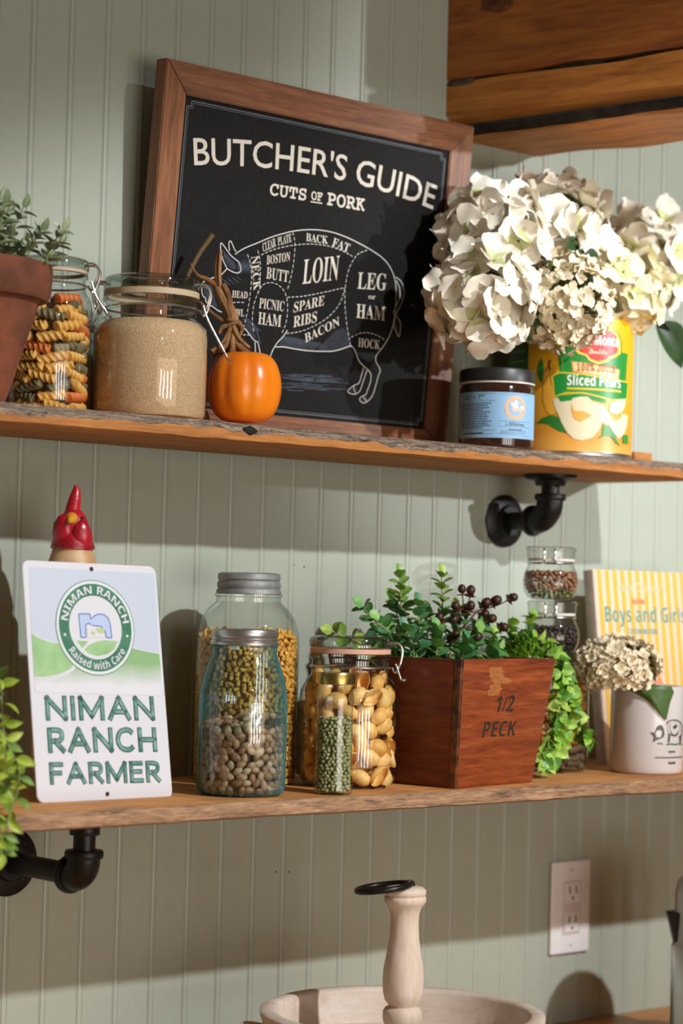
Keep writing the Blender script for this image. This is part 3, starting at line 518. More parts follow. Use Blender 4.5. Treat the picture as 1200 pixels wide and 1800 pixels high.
d_ = P_(); d_.ring(EX, EY, ER-38, 318); d_.build('emblem_ring', m_ring, panel, on_plane(.0008))
d_ = P_(); d_.disc(EX, EY, 316, 64); d_.build('emblem_disc', m_tin, panel, on_plane(.0008))
d_ = P_(); [d_.fill(p) for p in EMB_HILL]; d_.build('emblem_hill', m_hill, panel, on_plane(.0009))
d_ = P_(); d_.fill(EMB_N); d_.build('emblem_letter', plain('sign_n', 'b4c3e2', .4), panel, on_plane(.0009))
d_ = P_(); q = EMB_N+EMB_N[:1]
for a, b in zip(q, q[1:]): d_.line([a, b], 12)
d_.build('emblem_letter_edge', plain('sign_n_edge', '6a7fb4', .4), panel, on_plane(.0011))
d_ = P_(); d_.fill(EMB_BARN); d_.build('emblem_barn', m_tin, panel, on_plane(.0012))
d_ = P_(); d_.fill(EMB_ROOF); d_.disc(EMB_BARN[0][0]+70, EMB_BARN[0][1]+45, 22, 16); d_.build('emblem_roof', plain('sign_roof', 'b3c58a', .4), panel, on_plane(.0013))
t_ = P_(); t_.arc_text('NIMAN RANCH', EX, EY, 338, 78, 170, 8, 'sansb', 0); t_.arc_text('Raised with Care', EX, EY, 416, 76, 214, 326, 'sansb', 0, True)
t_.disc(EX-377, EY-78, 15, 16); t_.disc(EX+377, EY-78, 15, 16); t_.build('lettering', m_tin, panel, on_plane(.0011))
STK = {'N': (.78, ((0, 0, 0, 1), (0, 1, .78, 0), (.78, 0, .78, 1))), 'I': (.0, ((0, 0, 0, 1),)), 'M': (.98, ((0, 0, 0, 1), (0, 1, .49, .12), (.49, .12, .98, 1), (.98, 1, .98, 0))), 'A': (.86, ((0, 0, .43, 1), (.43, 1, .86, 0), (.16, .32, .70, .32))),
    'H': (.74, ((0, 0, 0, 1), (.74, 0, .74, 1), (0, .5, .74, .5))), 'F': (.56, ((0, 0, 0, 1), (0, 1, .56, 1), (0, .52, .48, .52))), 'E': (.58, ((0, 0, 0, 1), (0, 1, .58, 1), (0, .52, .52, .52), (0, 0, .58, 0))),
    'R': (.62, ((0, 0, 0, 1), (.26, .45, .62, 0), [(0, 1), (.34, 1), (.54, .93), (.60, .74), (.54, .54), (.34, .46), (0, .46)])), 'C': (.76, ([(.76, .83), (.60, .97), (.42, 1), (.18, .92), (.04, .72), (0, .5), (.04, .28), (.18, .08), (.42, 0), (.60, .03), (.76, .17)],))}
def stroke_word(word, a, b, c, wd, k, out):
    # sign-painter's capitals: strokes of even width between the baseline a-b and the cap line through c
    gap = .36; tot = sum(STK[ch][0] for ch in word)+gap*(len(word)-1); H = math.hypot(c[0]-a[0], c[1]-a[1]); hw = wd*H/2
    L_ = math.hypot(b[0]-a[0], b[1]-a[1])-2*hw; sx = L_/tot; pr = P_(); x = 0
    def at(u, v): return (a[0]+hw+(x+u)*sx, a[1]+(b[1]-a[1])*(x+u)/tot+hw+v*(H-2*hw))
    for ch in word:
        for st in STK[ch][1]:
            if isinstance(st, list): pr.line([at(*p) for p in st], wd*H*k, 5)
            else:
                p, q = at(*st[:2]), at(*st[2:]); d = ((q[0]-p[0]), (q[1]-p[1])); l = math.hypot(*d); e = hw*(.95 if k == 1 else .62)/l
                pr.line([(p[0]-d[0]*e, p[1]-d[1]*e), (q[0]+d[0]*e, q[1]+d[1]*e)], wd*H*k)
        x += STK[ch][0]+gap
    return pr
for s_, *q in SIGN_TEXT:
    for k_, mt_, of_ in ((1, m_ledge, .0003), (.62, m_letter, .0006)): stroke_word(s_, q[:2], q[2:4], q[4:6], .215, k_, of_).build('lettering', mt_, panel, on_plane(of_))
d_ = P_(); [d_.disc(x, y, 22, 16) for x, y in SIGN_HOLES]; d_.build('nail_hole', plain('hole_dark', '2a1a16', .8), panel, on_plane(.0006))
# ------------------------------------------------------------------ jars
VR = -.7248
g_clear = glass('glass_clear', (.97, .985, .975), (.55, .61, .58), .075)
g_blue = glass('glass_aqua', (.80, .91, .90), (.04, .28, .33), .085, 1.6, (.06, .30, .34))
g_lid = glass('glass_lid', (.86, .90, .87), (.28, .34, .30), .11, 1.8)
m_wire = plain('steel_wire', (.62, .61, .60), .25, 1)
m_gask = plain('gasket_tan', 'b8a284', .6)
def wires(t, rn, zn, zl, rl, drop, left=True, right=True):
    ring = [(rn*math.cos(2*PI*k/32), rn*math.sin(2*PI*k/32), zn) for k in range(33)]
    obj('wire_band', tube('wire_band', ring, .0011, 6, smooth=False), m_wire, t)
    h = zl-zn
    for s in ([-1] if left else [])+([1] if right else []):
        for y in (-.010, .008):
            obj('wire_clip', tube('wire_clip', [(s*(rl-.006), y, zl+.004), (s*(rl+.006), y, zl+.004), (s*(rl+.011), y, zl-.004), (s*(rl+.008), y, zn+.002), (s*(rl+.004), y*.6, zn-.005), (s*(rn+.002), y*.4, zn)], .0012, 7, 4), m_wire, t)
        obj('wire_clip', tube('wire_clip', [(s*(rl+.004), -.010, zn+.004), (s*(rl+.010), -.012, zn-.012), (s*(rl+.010+drop*.42), -.010, zn-drop), (s*(rl+.010+drop*.42), .010, zn-drop), (s*(rl+.010), .011, zn-.012), (s*(rl+.004), .010, zn+.004)], .0012, 7, 4), m_wire, t)
def clip_jar(label, loc, prof, lid, gask, wire, gmat=None, group=None, gm=None, gl=None):
    t = thing('clip_top_jar', label, 'jar', loc, VR, group)
    obj('glass_body', lathe('glass_body', prof, 56), gmat or g_clear, t)
    obj('gasket', lathe('gasket', gask, 48), gm or m_gask, t)
    obj('glass_lid', lathe('glass_lid', lid, 48), gl or g_lid, t)
    if wire: wires(t, *wire)
    return t
def stuff(name, me, mat, label, cat, loc, rot=0):
    o = obj(name, me, mat, None, loc, (0, 0, rot)); o['kind'] = 'stuff'; return tag(o, label, cat)
def shell_pts(R, z0, z1, dz, step, jit=.25, zr=None):
    z = z0; row = 0
    while z < z1:
        r = zr(z) if zr else R; n = max(1, int(2*PI*r/step))
        for k in range(n):
            a = 2*PI*(k+.5*(row % 2)+random.uniform(-jit, jit))/n
            yield Vector((r*math.cos(a), r*math.sin(a), z+random.uniform(-jit, jit)*dz)), a
        z += dz; row += 1
# sugar jar
SUG = (1.3800, -.0995, ZU)
clip_jar('clip-top glass jar full of tan raw sugar on the upper shelf', SUG,
    [(0, .002), (.052, 0), (.057, .002), (.0600, .008), (.0603, .086), (.0585, .096), (.0505, .1045), (.0480, .1075), (.0478, .111), (.0497, .113), (.0478, .115), (.0478, .1225), (.0505, .1245), (.0505, .1275), (.046, .128)],
    [(.0485, .1345), (.0503, .136), (.0503, .1435), (.049, .1475), (.045, .1495), (.043, .1485), (0, .148)],
    [(.0455, .128), (.0498, .1283), (.0498, .1345), (.0455, .1348)], (.0492, .117, .139, .0503, .050))
m_sug = plain('raw_sugar', 'f0cda2', .8, col2='cd9e72', scale=850, bump=.9, bscale=1100)
stuff('raw_sugar', lathe('raw_sugar', [(0, .0028), (.051, .0018), (.056, .0036), (.0588, .009), (.0590, .086), (.0573, .095), (.050, .1025), (.047, .1035), (.03, .105), (0, .106)], 48), m_sug, 'tan raw sugar filling the clip-top jar beside the pumpkin', 'sugar', SUG, VR)
# rotini jar
PAS = (1.2803, -.062, ZU)
clip_jar('tall clip-top glass jar of tricolor rotini behind the terracotta pot', PAS,
    [(0, .002), (.036, 0), (.0405, .003), (.0425, .009), (.0425, .108), (.041, .118), (.036, .126), (.0345, .129), (.0345, .139), (.037, .141), (.037, .145), (.033, .1455)],
    [(.036, .149), (.0375, .150), (.0375, .157), (.036, .160), (.031, .162), (0, .161)],
    [(.033, .1455), (.0365, .146), (.0365, .149), (.033, .1492)], (.0355, .134, .152, .0375, .03))
def rotini_mesh():
    v, f = [], []; n, m = 14, 9
    for i in range(n):
        x = -.5+i/(n-1)
        for k in range(m):
            a = 2*PI*k/m; r = .24*(.50+.50*abs(math.cos(1.5*a))); b = a+x*9.5
            v.append((x, r*math.cos(b), r*math.sin(b)))
    for i in range(n-1):
        for k in range(m): f.append((i*m+k, i*m+(k+1) % m, (i+1)*m+(k+1) % m, (i+1)*m+k))
    f.append(tuple(range(m-1, -1, -1))); f.append(tuple((n-1)*m+k for k in range(m)))
    return f, v
rf, rv = rotini_mesh()
RM = {}
for c, col, c2 in (('yellow', 'e6b25a', 'd2963e'), ('orange', 'db7a34', 'c26028'), ('olive grey', '7d7050', '645a3a')):
    me = mesh('rotini', rv, rf, True, 60); me.materials.append(plain('rotini_'+c.replace(' ', '_'), col, .55, col2=c2, scale=60)); RM[c] = me
for p, a in shell_pts(.0325, .009, .122, .0100, .027, .22, lambda z: .0325 if z < .105 else .0325-(z-.105)*.45):
    c = random.choice(('yellow', 'yellow', 'orange', 'olive grey'))
    tan = Vector((-math.sin(a), math.cos(a), random.uniform(-.35, .35))); L = random.uniform(.025, .030)
    o = obj('rotini', RM[c], None, None, mtx=Matrix.Translation(PAS) @ basis(p, tan, (math.cos(a), math.sin(a), .2), (L, L*.88, L*.88)))
    tag(o, c+' twisted rotini piece packed in the tall jar behind the terracotta pot', 'pasta', c+' rotini pieces in the tall jar')
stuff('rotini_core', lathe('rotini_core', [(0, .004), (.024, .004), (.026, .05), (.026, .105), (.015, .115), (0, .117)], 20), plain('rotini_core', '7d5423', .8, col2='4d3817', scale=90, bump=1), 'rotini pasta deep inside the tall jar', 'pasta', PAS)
# pumpkin
PUM = Vector((1.4951, -.115, ZU))
pk = thing('pumpkin', 'small orange pumpkin with a dried twiggy stem on the upper shelf', 'pumpkin', PUM, VR)
m_pump = plain('pumpkin_skin', 'f28712', .32, col2='dd6f08', scale=14, bump=.15, bscale=60, coat=.2)
v, f = [], []; n, m = 26, 72
for i in range(n+1):
    t = PI*i/n
    for k in range(m):
        a = 2*PI*k/m; rb = 1-.05*(abs(math.cos(4.5*a))**5)*math.sin(t)
        r = .0402*(max(0, math.sin(t))**.72)*rb; z = .0425-.0425*math.cos(t)
        dip = math.exp(-((t-PI)/.5)**2)*.006-math.exp(-(t/.5)**2)*.004
        v.append((r*math.cos(a), r*math.sin(a), z-dip+.002))
for i in range(n):
    for k in range(m): f.append((i*m+k, i*m+(k+1) % m, (i+1)*m+(k+1) % m, (i+1)*m+k))
obj('body', mesh('body', v, f, True, 60), m_pump, pk)
m_stem = plain('dry_stem', 'a5764c', .85, col2='6a4526', scale=60, bump=.8, stretch=(1, 1, .3), bscale=200); m_stem2 = plain('dry_twig', '8a5c33', .85, col2='5b3a1e', scale=60, bump=.5)
def pp(px, py, d=0): return Vector(((px-431)/1642, d, (745-py)/1642+.001))
v, f = [], []
for k in range(9):
    a = 2*PI*k/9; c, s = math.cos(a), math.sin(a)
    tube_into(v, f, smooth_path([pp(404+34*c, 616+4*s, .018*s), pp(405+15*c, 600, .009*s), pp(407+8*c, 570, .004*s), pp(402+7*c, 543, .004*s), pp(390+6*c, 520, .003*s), pp(379+3*c, 499, .002*s)], 4), [.0035, .003]*1, 6)
obj('stalk', mesh('stalk', v, f, True, 70), m_stem, pk)
v, f = [], []
for r_, z_, t_ in ((12, 570, .3), (13, 564, -.25), (11, 558, .1)):
    tube_into(v, f, [pp(407+r_*math.cos(2*PI*k/16), z_+t_*r_*math.cos(2*PI*k/16), .0075*math.sin(2*PI*k/16)) for k in range(17)], .0021, 6)
for q in ([(418, 563), (424, 572), (420, 584)], [(398, 568), (388, 572), (384, 582)], [(404, 570), (396, 588), (385, 606)], [(408, 568), (420, 590), (438, 606)]): tube_into(v, f, smooth_path([pp(*p_, -.008) for p_ in q], 4), [.003, .002], 6)
obj('raffia_tie', mesh('raffia_tie', v, f, True, 70), plain('raffia', '9c7448', .9, col2='6f4d2c', scale=80, bump=.6), pk)
for nm, q, r_, mt in (('twig', [(316, 490, .02), (340, 440, .016), (366, 402, .012)], [.0024, .0029], plain('olive_twig', '6e5a3c', .8)),
    ('twig', [(379, 500), (375, 470), (377, 438)], [.0028, .002], m_stem), ('twig', [(383, 500, -.003), (381, 470, -.003), (382, 434, -.003)], [.0022, .0019], m_stem),
    ('twig', [(388, 512), (378, 498), (360, 486), (345, 480), (336, 470), (330, 458)], [.0042, .0008], m_stem2), ('twig', [(408, 566), (380, 552), (348, 526)], [.0028, .0017], m_stem2),
    ('twig', [(404, 545, -.003), (398, 515, -.003), (388, 494, -.003)], [.004, .003], m_stem2)):
    obj(nm, tube(nm, [pp(*p_) for p_ in q], r_, 7, 5), mt, pk)
# terracotta pot with its plant
POT = Vector((1.156, -.098, ZU))
pt = thing('terracotta_pot', 'terracotta pot at the left end of the upper shelf, cut off by the frame', 'pot', POT)
m_ter = plain('terracotta', '7f452b', .9, col2='572f1d', scale=22, bump=.4, bscale=150)
obj('pot', lathe('pot', [(0, 0), (.036, 0), (.040, .002), (.044, .012), (.071, .100), (.0725, .103), (.0785, .104), (.0825, .109), (.0842, .134), (.083, .139), (.079, .140), (.076, .137), (.073, .105), (0, .100)], 56), m_ter, pt)
obj('soil', lathe('soil', [(0, .124), (.05, .125), (.0765, .121)], 32), plain('soil', '2c2018', .95, col2='17100b', scale=120, bump=1), pt)
# leaf meshes
def leaf_mesh(name, wd, tip=1.0, fold=.15, curl=.15, nx=6, lobes=0, round_=False):
    v, f = [], []
    for i in range(nx+1):
        s = (1-math.cos(PI*i/nx))/2 if round_ else i/nx
        hw = wd*(math.sin(PI*i/nx)**.9 if round_ else math.sin(PI*min(1, s)**.8)**(.9*tip) if i < nx else 0)*.5
        if lobes: hw *= 1+.35*abs(math.sin(PI*lobes*s))*(1-s)
        hw = max(hw, .006)
        for t in (-1, -.5, 0, .5, 1): v.append((s-(.10*abs(t) if lobes else 0), hw*t, fold*abs(t)*hw*2-curl*s*s))
    for i in range(nx):
        for k in range(4): f.append((i*5+k, (i+1)*5+k, (i+1)*5+k+1, i*5+k+1))
    return mesh(name, v, f, True, 80)
def leafmat(name, c, c2, rough=.45): return plain(name, c, rough, col2=c2, scale=2.2, sss=0)
LM = {}
def leafset(key, cols, **kw):
    LM[key] = []
    for i, (c, c2) in enumerate(cols):
        me = leaf_mesh('leaf', **kw); me.materials.append(leafmat('leaf_%s_%d' % (key, i), c, c2)); LM[key].append(me)
leafset('succ', [('8b9476', '6f7d5c'), ('77835f', '5a6a48'), ('a2a887', '7f8a69')], wd=.55, fold=.3, curl=.1)
leafset('euc', [('5f9450', '437a44'), ('78aa58', '528a4c'), ('528a5a', '3a6c4a'), ('8fb95e', '66984e')], wd=.92, fold=.12, curl=.12, round_=True)
leafset('euclight', [('9fb548', '76983c'), ('83a845', '5c8a3a')], wd=.85, fold=.2, curl=.15, round_=True)
leafset('ivy', [('8ab53c', '5f9431'), ('a3c548', '7aac3a'), ('5e9a36', '3f7a2c'), ('b7cf5e', '8ab545')], wd=.95, fold=.25, curl=.25, lobes=2)
leafset('trail', [('97a932', '6f8f2a'), ('aebb45', '86a036'), ('75942f', '527525')], wd=.5, fold=.25, curl=.2)
leafset('hyd', [('2f4a22', '1d3217'), ('35522a', '243d1b')], wd=.62, fold=.25, curl=.3, nx=8)
leafset('bigleaf', [('48662a', '36511f')], wd=.86, fold=.12, curl=.35, nx=10)
m_stalk = plain('green_stem', '6c7a3a', .6); m_stalk2 = plain('tan_stem', '8f8a55', .7)
def sprig(name, label, cat, pts, key, n, s0, s1, group=None, rstem=.0013, pair=True, up_=.5, start=.12, stem=None, spread=1.0, parent=None, keytip=None):
    P = smooth_path(pts, 8); base = P[0]
    t = parent or thing(name, label, cat, base, 0, group); off = Vector(t.location)
    obj('stem', tube('stem', [p-off for p in P], [rstem, rstem*.5], 6, smooth=False), stem or m_stalk, t)
    for i in range(n):
        s = start+(1-start)*(i+.5)/n; q = s*(len(P)-1); j = min(int(q), len(P)-2); p = P[j].lerp(P[j+1], q-j); d = (P[j+1]-P[j]).normalized()
        sd = d.orthogonal().normalized(); sd = Quaternion(d, random.uniform(0, 6.28) if not pair else i*1.57+random.uniform(-.4, .4)) @ sd
        size = (s0+(s1-s0)*s)*random.uniform(.8, 1.15)
        ks = LM[keytip] if keytip and s > .62 else LM[key]
        for sg in ((1, -1) if pair else (1,)):
            ax = (sd*sg*spread+d*random.uniform(.25, .7)+Vector((0, 0, random.uniform(-.15, .3)))).normalized()
            nr = Vector((0, 0, up_))+d*.6+Vector((random.uniform(-.4, .4), random.uniform(-.9, -.1), random.uniform(-.2, .4)))
            obj('leaf', random.choice(ks), None, t, mtx=basis(p-off+ax*.0012, ax, nr, size))
    ax = (P[-1]-P[-2]).normalized(); obj('leaf', random.choice(LM[keytip or key]), None, t, mtx=basis(P[-1]-off, ax, (0, -1, .3), s1))
    return t
pl = thing('succulent_plant', 'grey-green leafy plant growing in the terracotta pot', 'plant', POT+Vector((0, 0, .124)))
for k in range(40):
    a = random.uniform(0, 6.28); r = random.uniform(.01, .074); p = POT+Vector((r*math.cos(a), r*math.sin(a), .120)); h = random.uniform(.045, .085)*(1.1-r*5.5)
    sprig('s', '', '', [p, p+Vector((.010*math.cos(a), .010*math.sin(a), h*.6)), p+Vector((.022*math.cos(a), .022*math.sin(a), h))], 'succ', 6, .021, .015, parent=pl, rstem=.0012, up_=.8)
# blue-label jar
BLU = (1.879, -.115, ZU)
bj = thing('cosmetic_jar', 'dark amber jar with black lid and pale blue label beside the pear can', 'jar', BLU, -.794)
m_amber = plain('amber_glass', (.028, .010, .006), .08, coat=.5)
obj('jar_body', lathe('jar_body', [(0, .001), (.040, 0), (.0435, .002), (.0446, .006), (.0446, .072), (.0425, .077), (.0415, .078)], 56), m_amber, bj)
obj('lid_ring', lathe('lid_ring', [(.0415, .0772), (.0446, .0775), (.0446, .0792), (.0415, .0794)], 48), plain('ring_white', 'd8d2c8', .4), bj)
obj('lid', lathe('lid', [(.043, .0794), (.0452, .0796), (.0453, .0915), (.0440, .0945), (.040, .0955), (.030, .0945), (0, .0945)], 56), plain('lid_black', (.014, .013, .012), .4), bj)
def cyl_patch(name, r, a0, a1, z0, z1, mat, parent, n=32):
    v, f = [], []
    for i in range(n+1):
        a = a0+(a1-a0)*i/n
        for z in (z0, z1): v.append((r*math.sin(a), -r*math.cos(a), z))
    for i in range(n): f.append((2*i, 2*i+2, 2*i+3, 2*i+1))
    return obj(name, mesh(name, v, f), mat, parent)
m_lblue = plain('label_blue', '86aed0', .5); m_ink = plain('label_ink', '2d3f52', .6); m_pe = plain('label_peach', 'd9ab84', .6)
lb = cyl_patch('label', .0448, -2.6, 1.42, .0125, .066, m_lblue, bj, 48)
BL = lambda off: on_cyl(.0448+off)
def B(zx, zy):   # artwork sheet units -> angle and height on the jar
    return (math.asin(max(-.985, min(.985, (zx-592)/540))), .0125+(1060+.02*(zx-100)-zy)/760*.0535)
def micro(pr, x0, x1, y, h, gap=.35, seed=0, conv=None):
    """a line of print too small to read: word-length strokes"""
    rnd = random.Random(seed); x = x0
    while x < x1-h:
        wl = min(rnd.uniform(1.2, 4.5)*h, x1-x); q = [(x, y), (x+wl, y), (x+wl, y+h), (x, y+h)]; pr.fill([conv(*c) for c in q] if conv else q); x += wl+h*gap*1.8
d_ = P_()
for k, (y, x1) in enumerate(((490, 535), (525, 460), (562, 500), (598, 420), (635, 510), (672, 455), (708, 485), (745, 465), (785, 520), (822, 480), (858, 520), (893, 395))): micro(d_, 105, x1, y, 15, .3, k, lambda a, b: B(a, b))
for k, (x0, x1, y) in enumerate(((145, 230, 360), (335, 425, 356), (140, 235, 405), (335, 375, 400))): micro(d_, x0, x1, y, 18, .2, 40+k, lambda a, b: B(a, b))
micro(d_, 140, 425, 978, 22, .15, 60, lambda a, b: B(a, b)); micro(d_, 765, 955, 920, 18, .15, 61, lambda a, b: B(a, b))
micro(d_, 655, 1010, 950, 9, .3, 62, lambda a, b: B(a, b)); micro(d_, 655, 1010, 982, 9, .3, 63, lambda a, b: B(a, b))
x_, y_ = B(255, 415); d_.text('CC', x_, y_, .0034, 'serif', width=.10)
x_, y_ = B(720, 865); x2_, _ = B(985, 865); d_.text('LARDelicious', x_, y_, .0042, 'serif', -.008, width=x2_-x_)
for q in ([(90, 335), (575, 335), (578, 460), (575, 945), (560, 1005), (90, 1005)], [(620, 345), (1060, 345)], [(620, 345), (605, 1000), (1040, 1035)], [(90, 455), (575, 455)], [(90, 945), (575, 945)], [(625, 790), (1060, 800)], [(625, 880), (1060, 888)]):
    c = [B(*p) for p in q]
    for a, b in zip(c, c[1:]): d_.fill([(a[0]-.004, a[1]-.00016), (b[0]+.004, b[1]-.00016), (b[0]+.004, b[1]+.00016), (a[0]-.004, a[1]+.00016)])
d_.build('label_print', m_ink, lb, BL(.0002), .08)
ex, ey = B(862, 570); kx = 22.5
d_ = P_(); n = 48
v2 = []
for k in range(n):
    a = 2*PI*k/n; v2 += [(ex+.0098*kx*math.cos(a), ey+.0098*math.sin(a)), (ex+.0140*kx*math.cos(a), ey+.0140*math.sin(a))]
d_.add(v2, [(2*k, 2*k+1, (2*k+3) % (2*n), (2*k+2) % (2*n)) for k in range(n)]); d_.build('label_seal', m_pe, lb, BL(.0002), .08)
for nm_, cc_, pts_ in (('label_pig', 'e2b9a4', ((805, 615), (800, 590), (825, 565), (880, 558), (930, 560), (945, 585), (935, 615), (925, 640), (910, 640), (905, 620), (850, 620), (845, 640), (828, 640), (822, 620))), ('label_pig_wing', 'f0e6dc', ((835, 575), (790, 520), (800, 470), (830, 500), (845, 455), (862, 430), (872, 480), (885, 440), (890, 520), (880, 575))), ('label_pig_head', 'ecd6c8', ((925, 560), (935, 525), (950, 540), (975, 520), (970, 555), (978, 580), (955, 600), (930, 590)))):
    d_ = P_(); d_.fill([B(*p) for p in pts_]); d_.build(nm_, plain(nm_, cc_, .6), lb, BL(.0003), .06)
d_ = P_(); d_.arc_text('. . . . . . . . . .', 0, 0, .0112, .0016, 170, -170, 'sansb'); d_.v = [(ex+x*kx, ey+y) for x, y in d_.v]; d_.build('label_seal_dots', plain('label_seal_dots', 'ba8a60', .6), lb, BL(.0004))
# small block at the end of the shelf
ob = thing('wood_offcut', 'small orange wood offcut on the shelf end behind the pear can', 'wood block', (2.1206, -.128, ZU))
obj('block', box('block', -.022, .012, -.012, .03, 0, .012, .0012), m_front, ob)
# pear can
CAN = Vector((2.0301, -.0925, ZU)); CR = .0770; CH = .1745
cn = thing('food_can', 'large yellow pear can used as a flower vase on the upper shelf', 'can', CAN, -.827)
m_tinp = plain('tin_plate', (.66, .65, .64), .28, 1)
obj('can_body', lathe('can_body', [(0, .003), (CR-.004, .003), (CR-.003, 0), (CR+.0008, 0), (CR+.0012, .003), (CR-.0002, .0045), (CR-.0002, CH-.005), (CR+.0012, CH-.0035), (CR+.0010, CH), (CR-.002, CH), (CR-.003, CH-.004), (CR-.003, .006), (0, .006)], 72), m_tinp, cn)
m, nt, b = nodes('label_yellow'); MATS['label_yellow'] = m
tc = nt.nodes.new('ShaderNodeTexCoord'); sp = nt.nodes.new('ShaderNodeSeparateXYZ'); n1 = nt.nodes.new('ShaderNodeTexNoise'); n1.inputs['Scale'].default_value = 14; n1.inputs['Detail'].default_value = 2
ad = nt.nodes.new('ShaderNodeMath'); ad.operation = 'MULTIPLY_ADD'; ad.inputs[1].default_value = .05; rp = nt.nodes.new('ShaderNodeValToRGB')
nt.links.new(tc.outputs['Object'], sp.inputs[0]); nt.links.new(tc.outputs['Object'], n1.inputs['Vector']); nt.links.new(n1.outputs['Fac'], ad.inputs[0]); nt.links.new(sp.outputs['Z'], ad.inputs[2])
mr = nt.nodes.new('ShaderNodeMapRange'); mr.inputs[1].default_value = .02; mr.inputs[2].default_value = .20; nt.links.new(ad.outputs[0], mr.inputs[0]); nt.links.new(mr.outputs[0], rp.inputs[0])
e = rp.color_ramp.elements; e[0].position = 0; e[0].color = s3(hexc('e9b45c')); e[1].position = 1; e[1].color = s3(hexc('f0b416'))
for p_, c_ in ((.17, 'dd9634'), (.30, 'e0a02c'), (.6, 'eeb020')): q = e.new(p_); q.color = s3(hexc(c_))
nt.links.new(rp.outputs[0], b.inputs['Base Color']); b.inputs['Roughness'].default_value = .38
cl = cyl_patch('label', CR+.0003, -PI, PI, .0050, CH-.0055, MATS['label_yellow'], cn, 96)
CY = lambda off: on_cyl(CR+.0003+off)
def K(zx, zy):   # label artwork sheet -> angle, height
    dx = zx/6.316-71; th = math.asin(max(-.98, min(.98, dx/110.5))); return (th, (241-5*(dx/100)**2-zy/6.316)/1425)
def KF(*pts): return [K(*p) for p in pts]
def kprint(name, col, off, *loops, rough=.38):
    for l in loops: d = P_(); d.fill(KF(*l)); d.build(name, plain('lab_'+name+col, col, rough), cl, CY(off), .06)
GRN = '1f8a35'; YEL = 'e8c637'
d_ = P_(); d_.fill([(-2.4, .006), (-.72, .006), (-.72, CH-.007), (-2.4, CH-.007)]); d_.build('back_panel', plain('lab_darkgreen', '1d5a24', .4), cl, CY(.0002), .06)
d_ = P_()
for k in range(11): micro(d_, -2.3, -.80, .03+k*.012, .0022, .3, 80+k)
d_.build('back_panel_print', plain('lab_olive', '93a02c', .4), cl, CY(.0003), .06)
kprint('pear_outline', 'c9831f', .0002, [(150, 620), (190, 560), (225, 600), (240, 700), (290, 800), (330, 930), (330, 1060), (270, 1130), (190, 1060), (150, 930), (150, 780)])
kprint('pear_skin', 'e7a73a', .0003, [(165, 640), (195, 580), (218, 620), (230, 720), (275, 820), (310, 940), (305, 1050), (265, 1100), (200, 1040), (165, 930), (165, 780)])
kprint('leaf_print', '2d7a2b', .0003, [(130, 450), (160, 540), (155, 660), (140, 730), (110, 690), (85, 600), (100, 520)], [(90, 1170), (160, 1112), (260, 1080), (330, 1110), (370, 1190), (425, 1290), (330, 1262), (220, 1190), (150, 1170)])
kprint('stem_print', '6d4a1c', .0003, [(215, 480), (238, 490), (225, 540), (240, 590), (225, 605), (205, 555), (200, 530)])
kprint('panel_green', GRN, .0002, [(310, 380), (330, 345), (500, 352), (1072, 342), (1055, 670), (700, 660), (330, 650), (325, 560), (312, 470)])
d_ = P_(); d_.line(KF((355, 380), (350, 440), (362, 520), (372, 610)), .0022, 4); d_.line(KF((1045, 380), (1040, 500), (1035, 640)), .0016, 4); d_.build('panel_line', plain('lab_yel', YEL, .38), cl, CY(.0004))
kprint('banner_edge', YEL, .0004, [(240, 655), (330, 618), (600, 632), (850, 655), (1082, 650), (1072, 848), (900, 896), (600, 850), (400, 856), (275, 895), (262, 760)])
kprint('banner', GRN, .0005, [(262, 668), (335, 634), (600, 648), (850, 670), (1075, 664), (1064, 838), (900, 880), (600, 835), (400, 840), (287, 880), (278, 760)])
kprint('ribbon_tail', GRN, .0003, [(300, 880), (560, 850), (850, 880), (840, 935), (600, 900), (470, 930), (340, 945)])
kprint('cream_box', 'e79a4a', .0004, [(455, 502), (985, 540), (970, 662), (475, 618)]); kprint('cream_fill', 'efd59a', .0005, [(475, 516), (972, 552), (960, 650), (490, 606)])
SH_ = [(480, 345), (455, 300), (462, 250), (500, 215), (530, 160), (600, 128), (665, 140), (705, 130), (735, 98), (770, 130), (830, 112), (900, 120), (958, 165), (985, 230), (985, 300), (988, 360), (940, 410), (880, 440), (845, 480), (745, 520), (650, 490), (610, 440), (530, 420), (490, 385)]
def shrink(P, k): cx = sum(p[0] for p in P)/len(P); cy = sum(p[1] for p in P)/len(P); return [(cx+(x-cx)*k, cy+(y-cy)*k) for x, y in P]
kprint('shield_green', '2f7a2e', .0005, shrink(SH_, 1.06)); kprint('shield_yellow', 'f0cf4a', .0006, SH_); kprint('shield_red', 'd8302c', .0007, shrink(SH_, .88))
d_ = P_(); x0, y0 = K(510, 318); x1, _ = K(962, 330); d_.text('Del Monte', x0, y0, .0125, 'sansb', 0, x1-x0, shear=.0); d_.build('lettering', plain('lab_white', 'f1efe9', .4), cl, CY(.0010))
d_ = P_(); x0, y0 = K(640, 415); x1, _ = K(838, 425); d_.text('Quality', x0, y0, .0070, 'script', .02, x1-x0); d_.build('lettering', plain('lab_pink', 'f2c9b0', .4), cl, CY(.0010))
d_ = P_(); x0, y0 = K(520, 602); x1, _ = K(932, 630); d_.text('100% JUICE', x0, y0-.0006, .0088, 'mono', .03, x1-x0); d_.build('lettering', plain('lab_rust', 'b0552c', .4), cl, CY(.0009))
d_ = P_(); x0, y0 = K(415, 755); x1, _ = K(992, 780); d_.text('Sliced Pears', x0, y0-.001, .0122, 'sansb', 0, x1-x0); d_.build('lettering', plain('lab_white', 'f1efe9', .4), cl, CY(.0009))
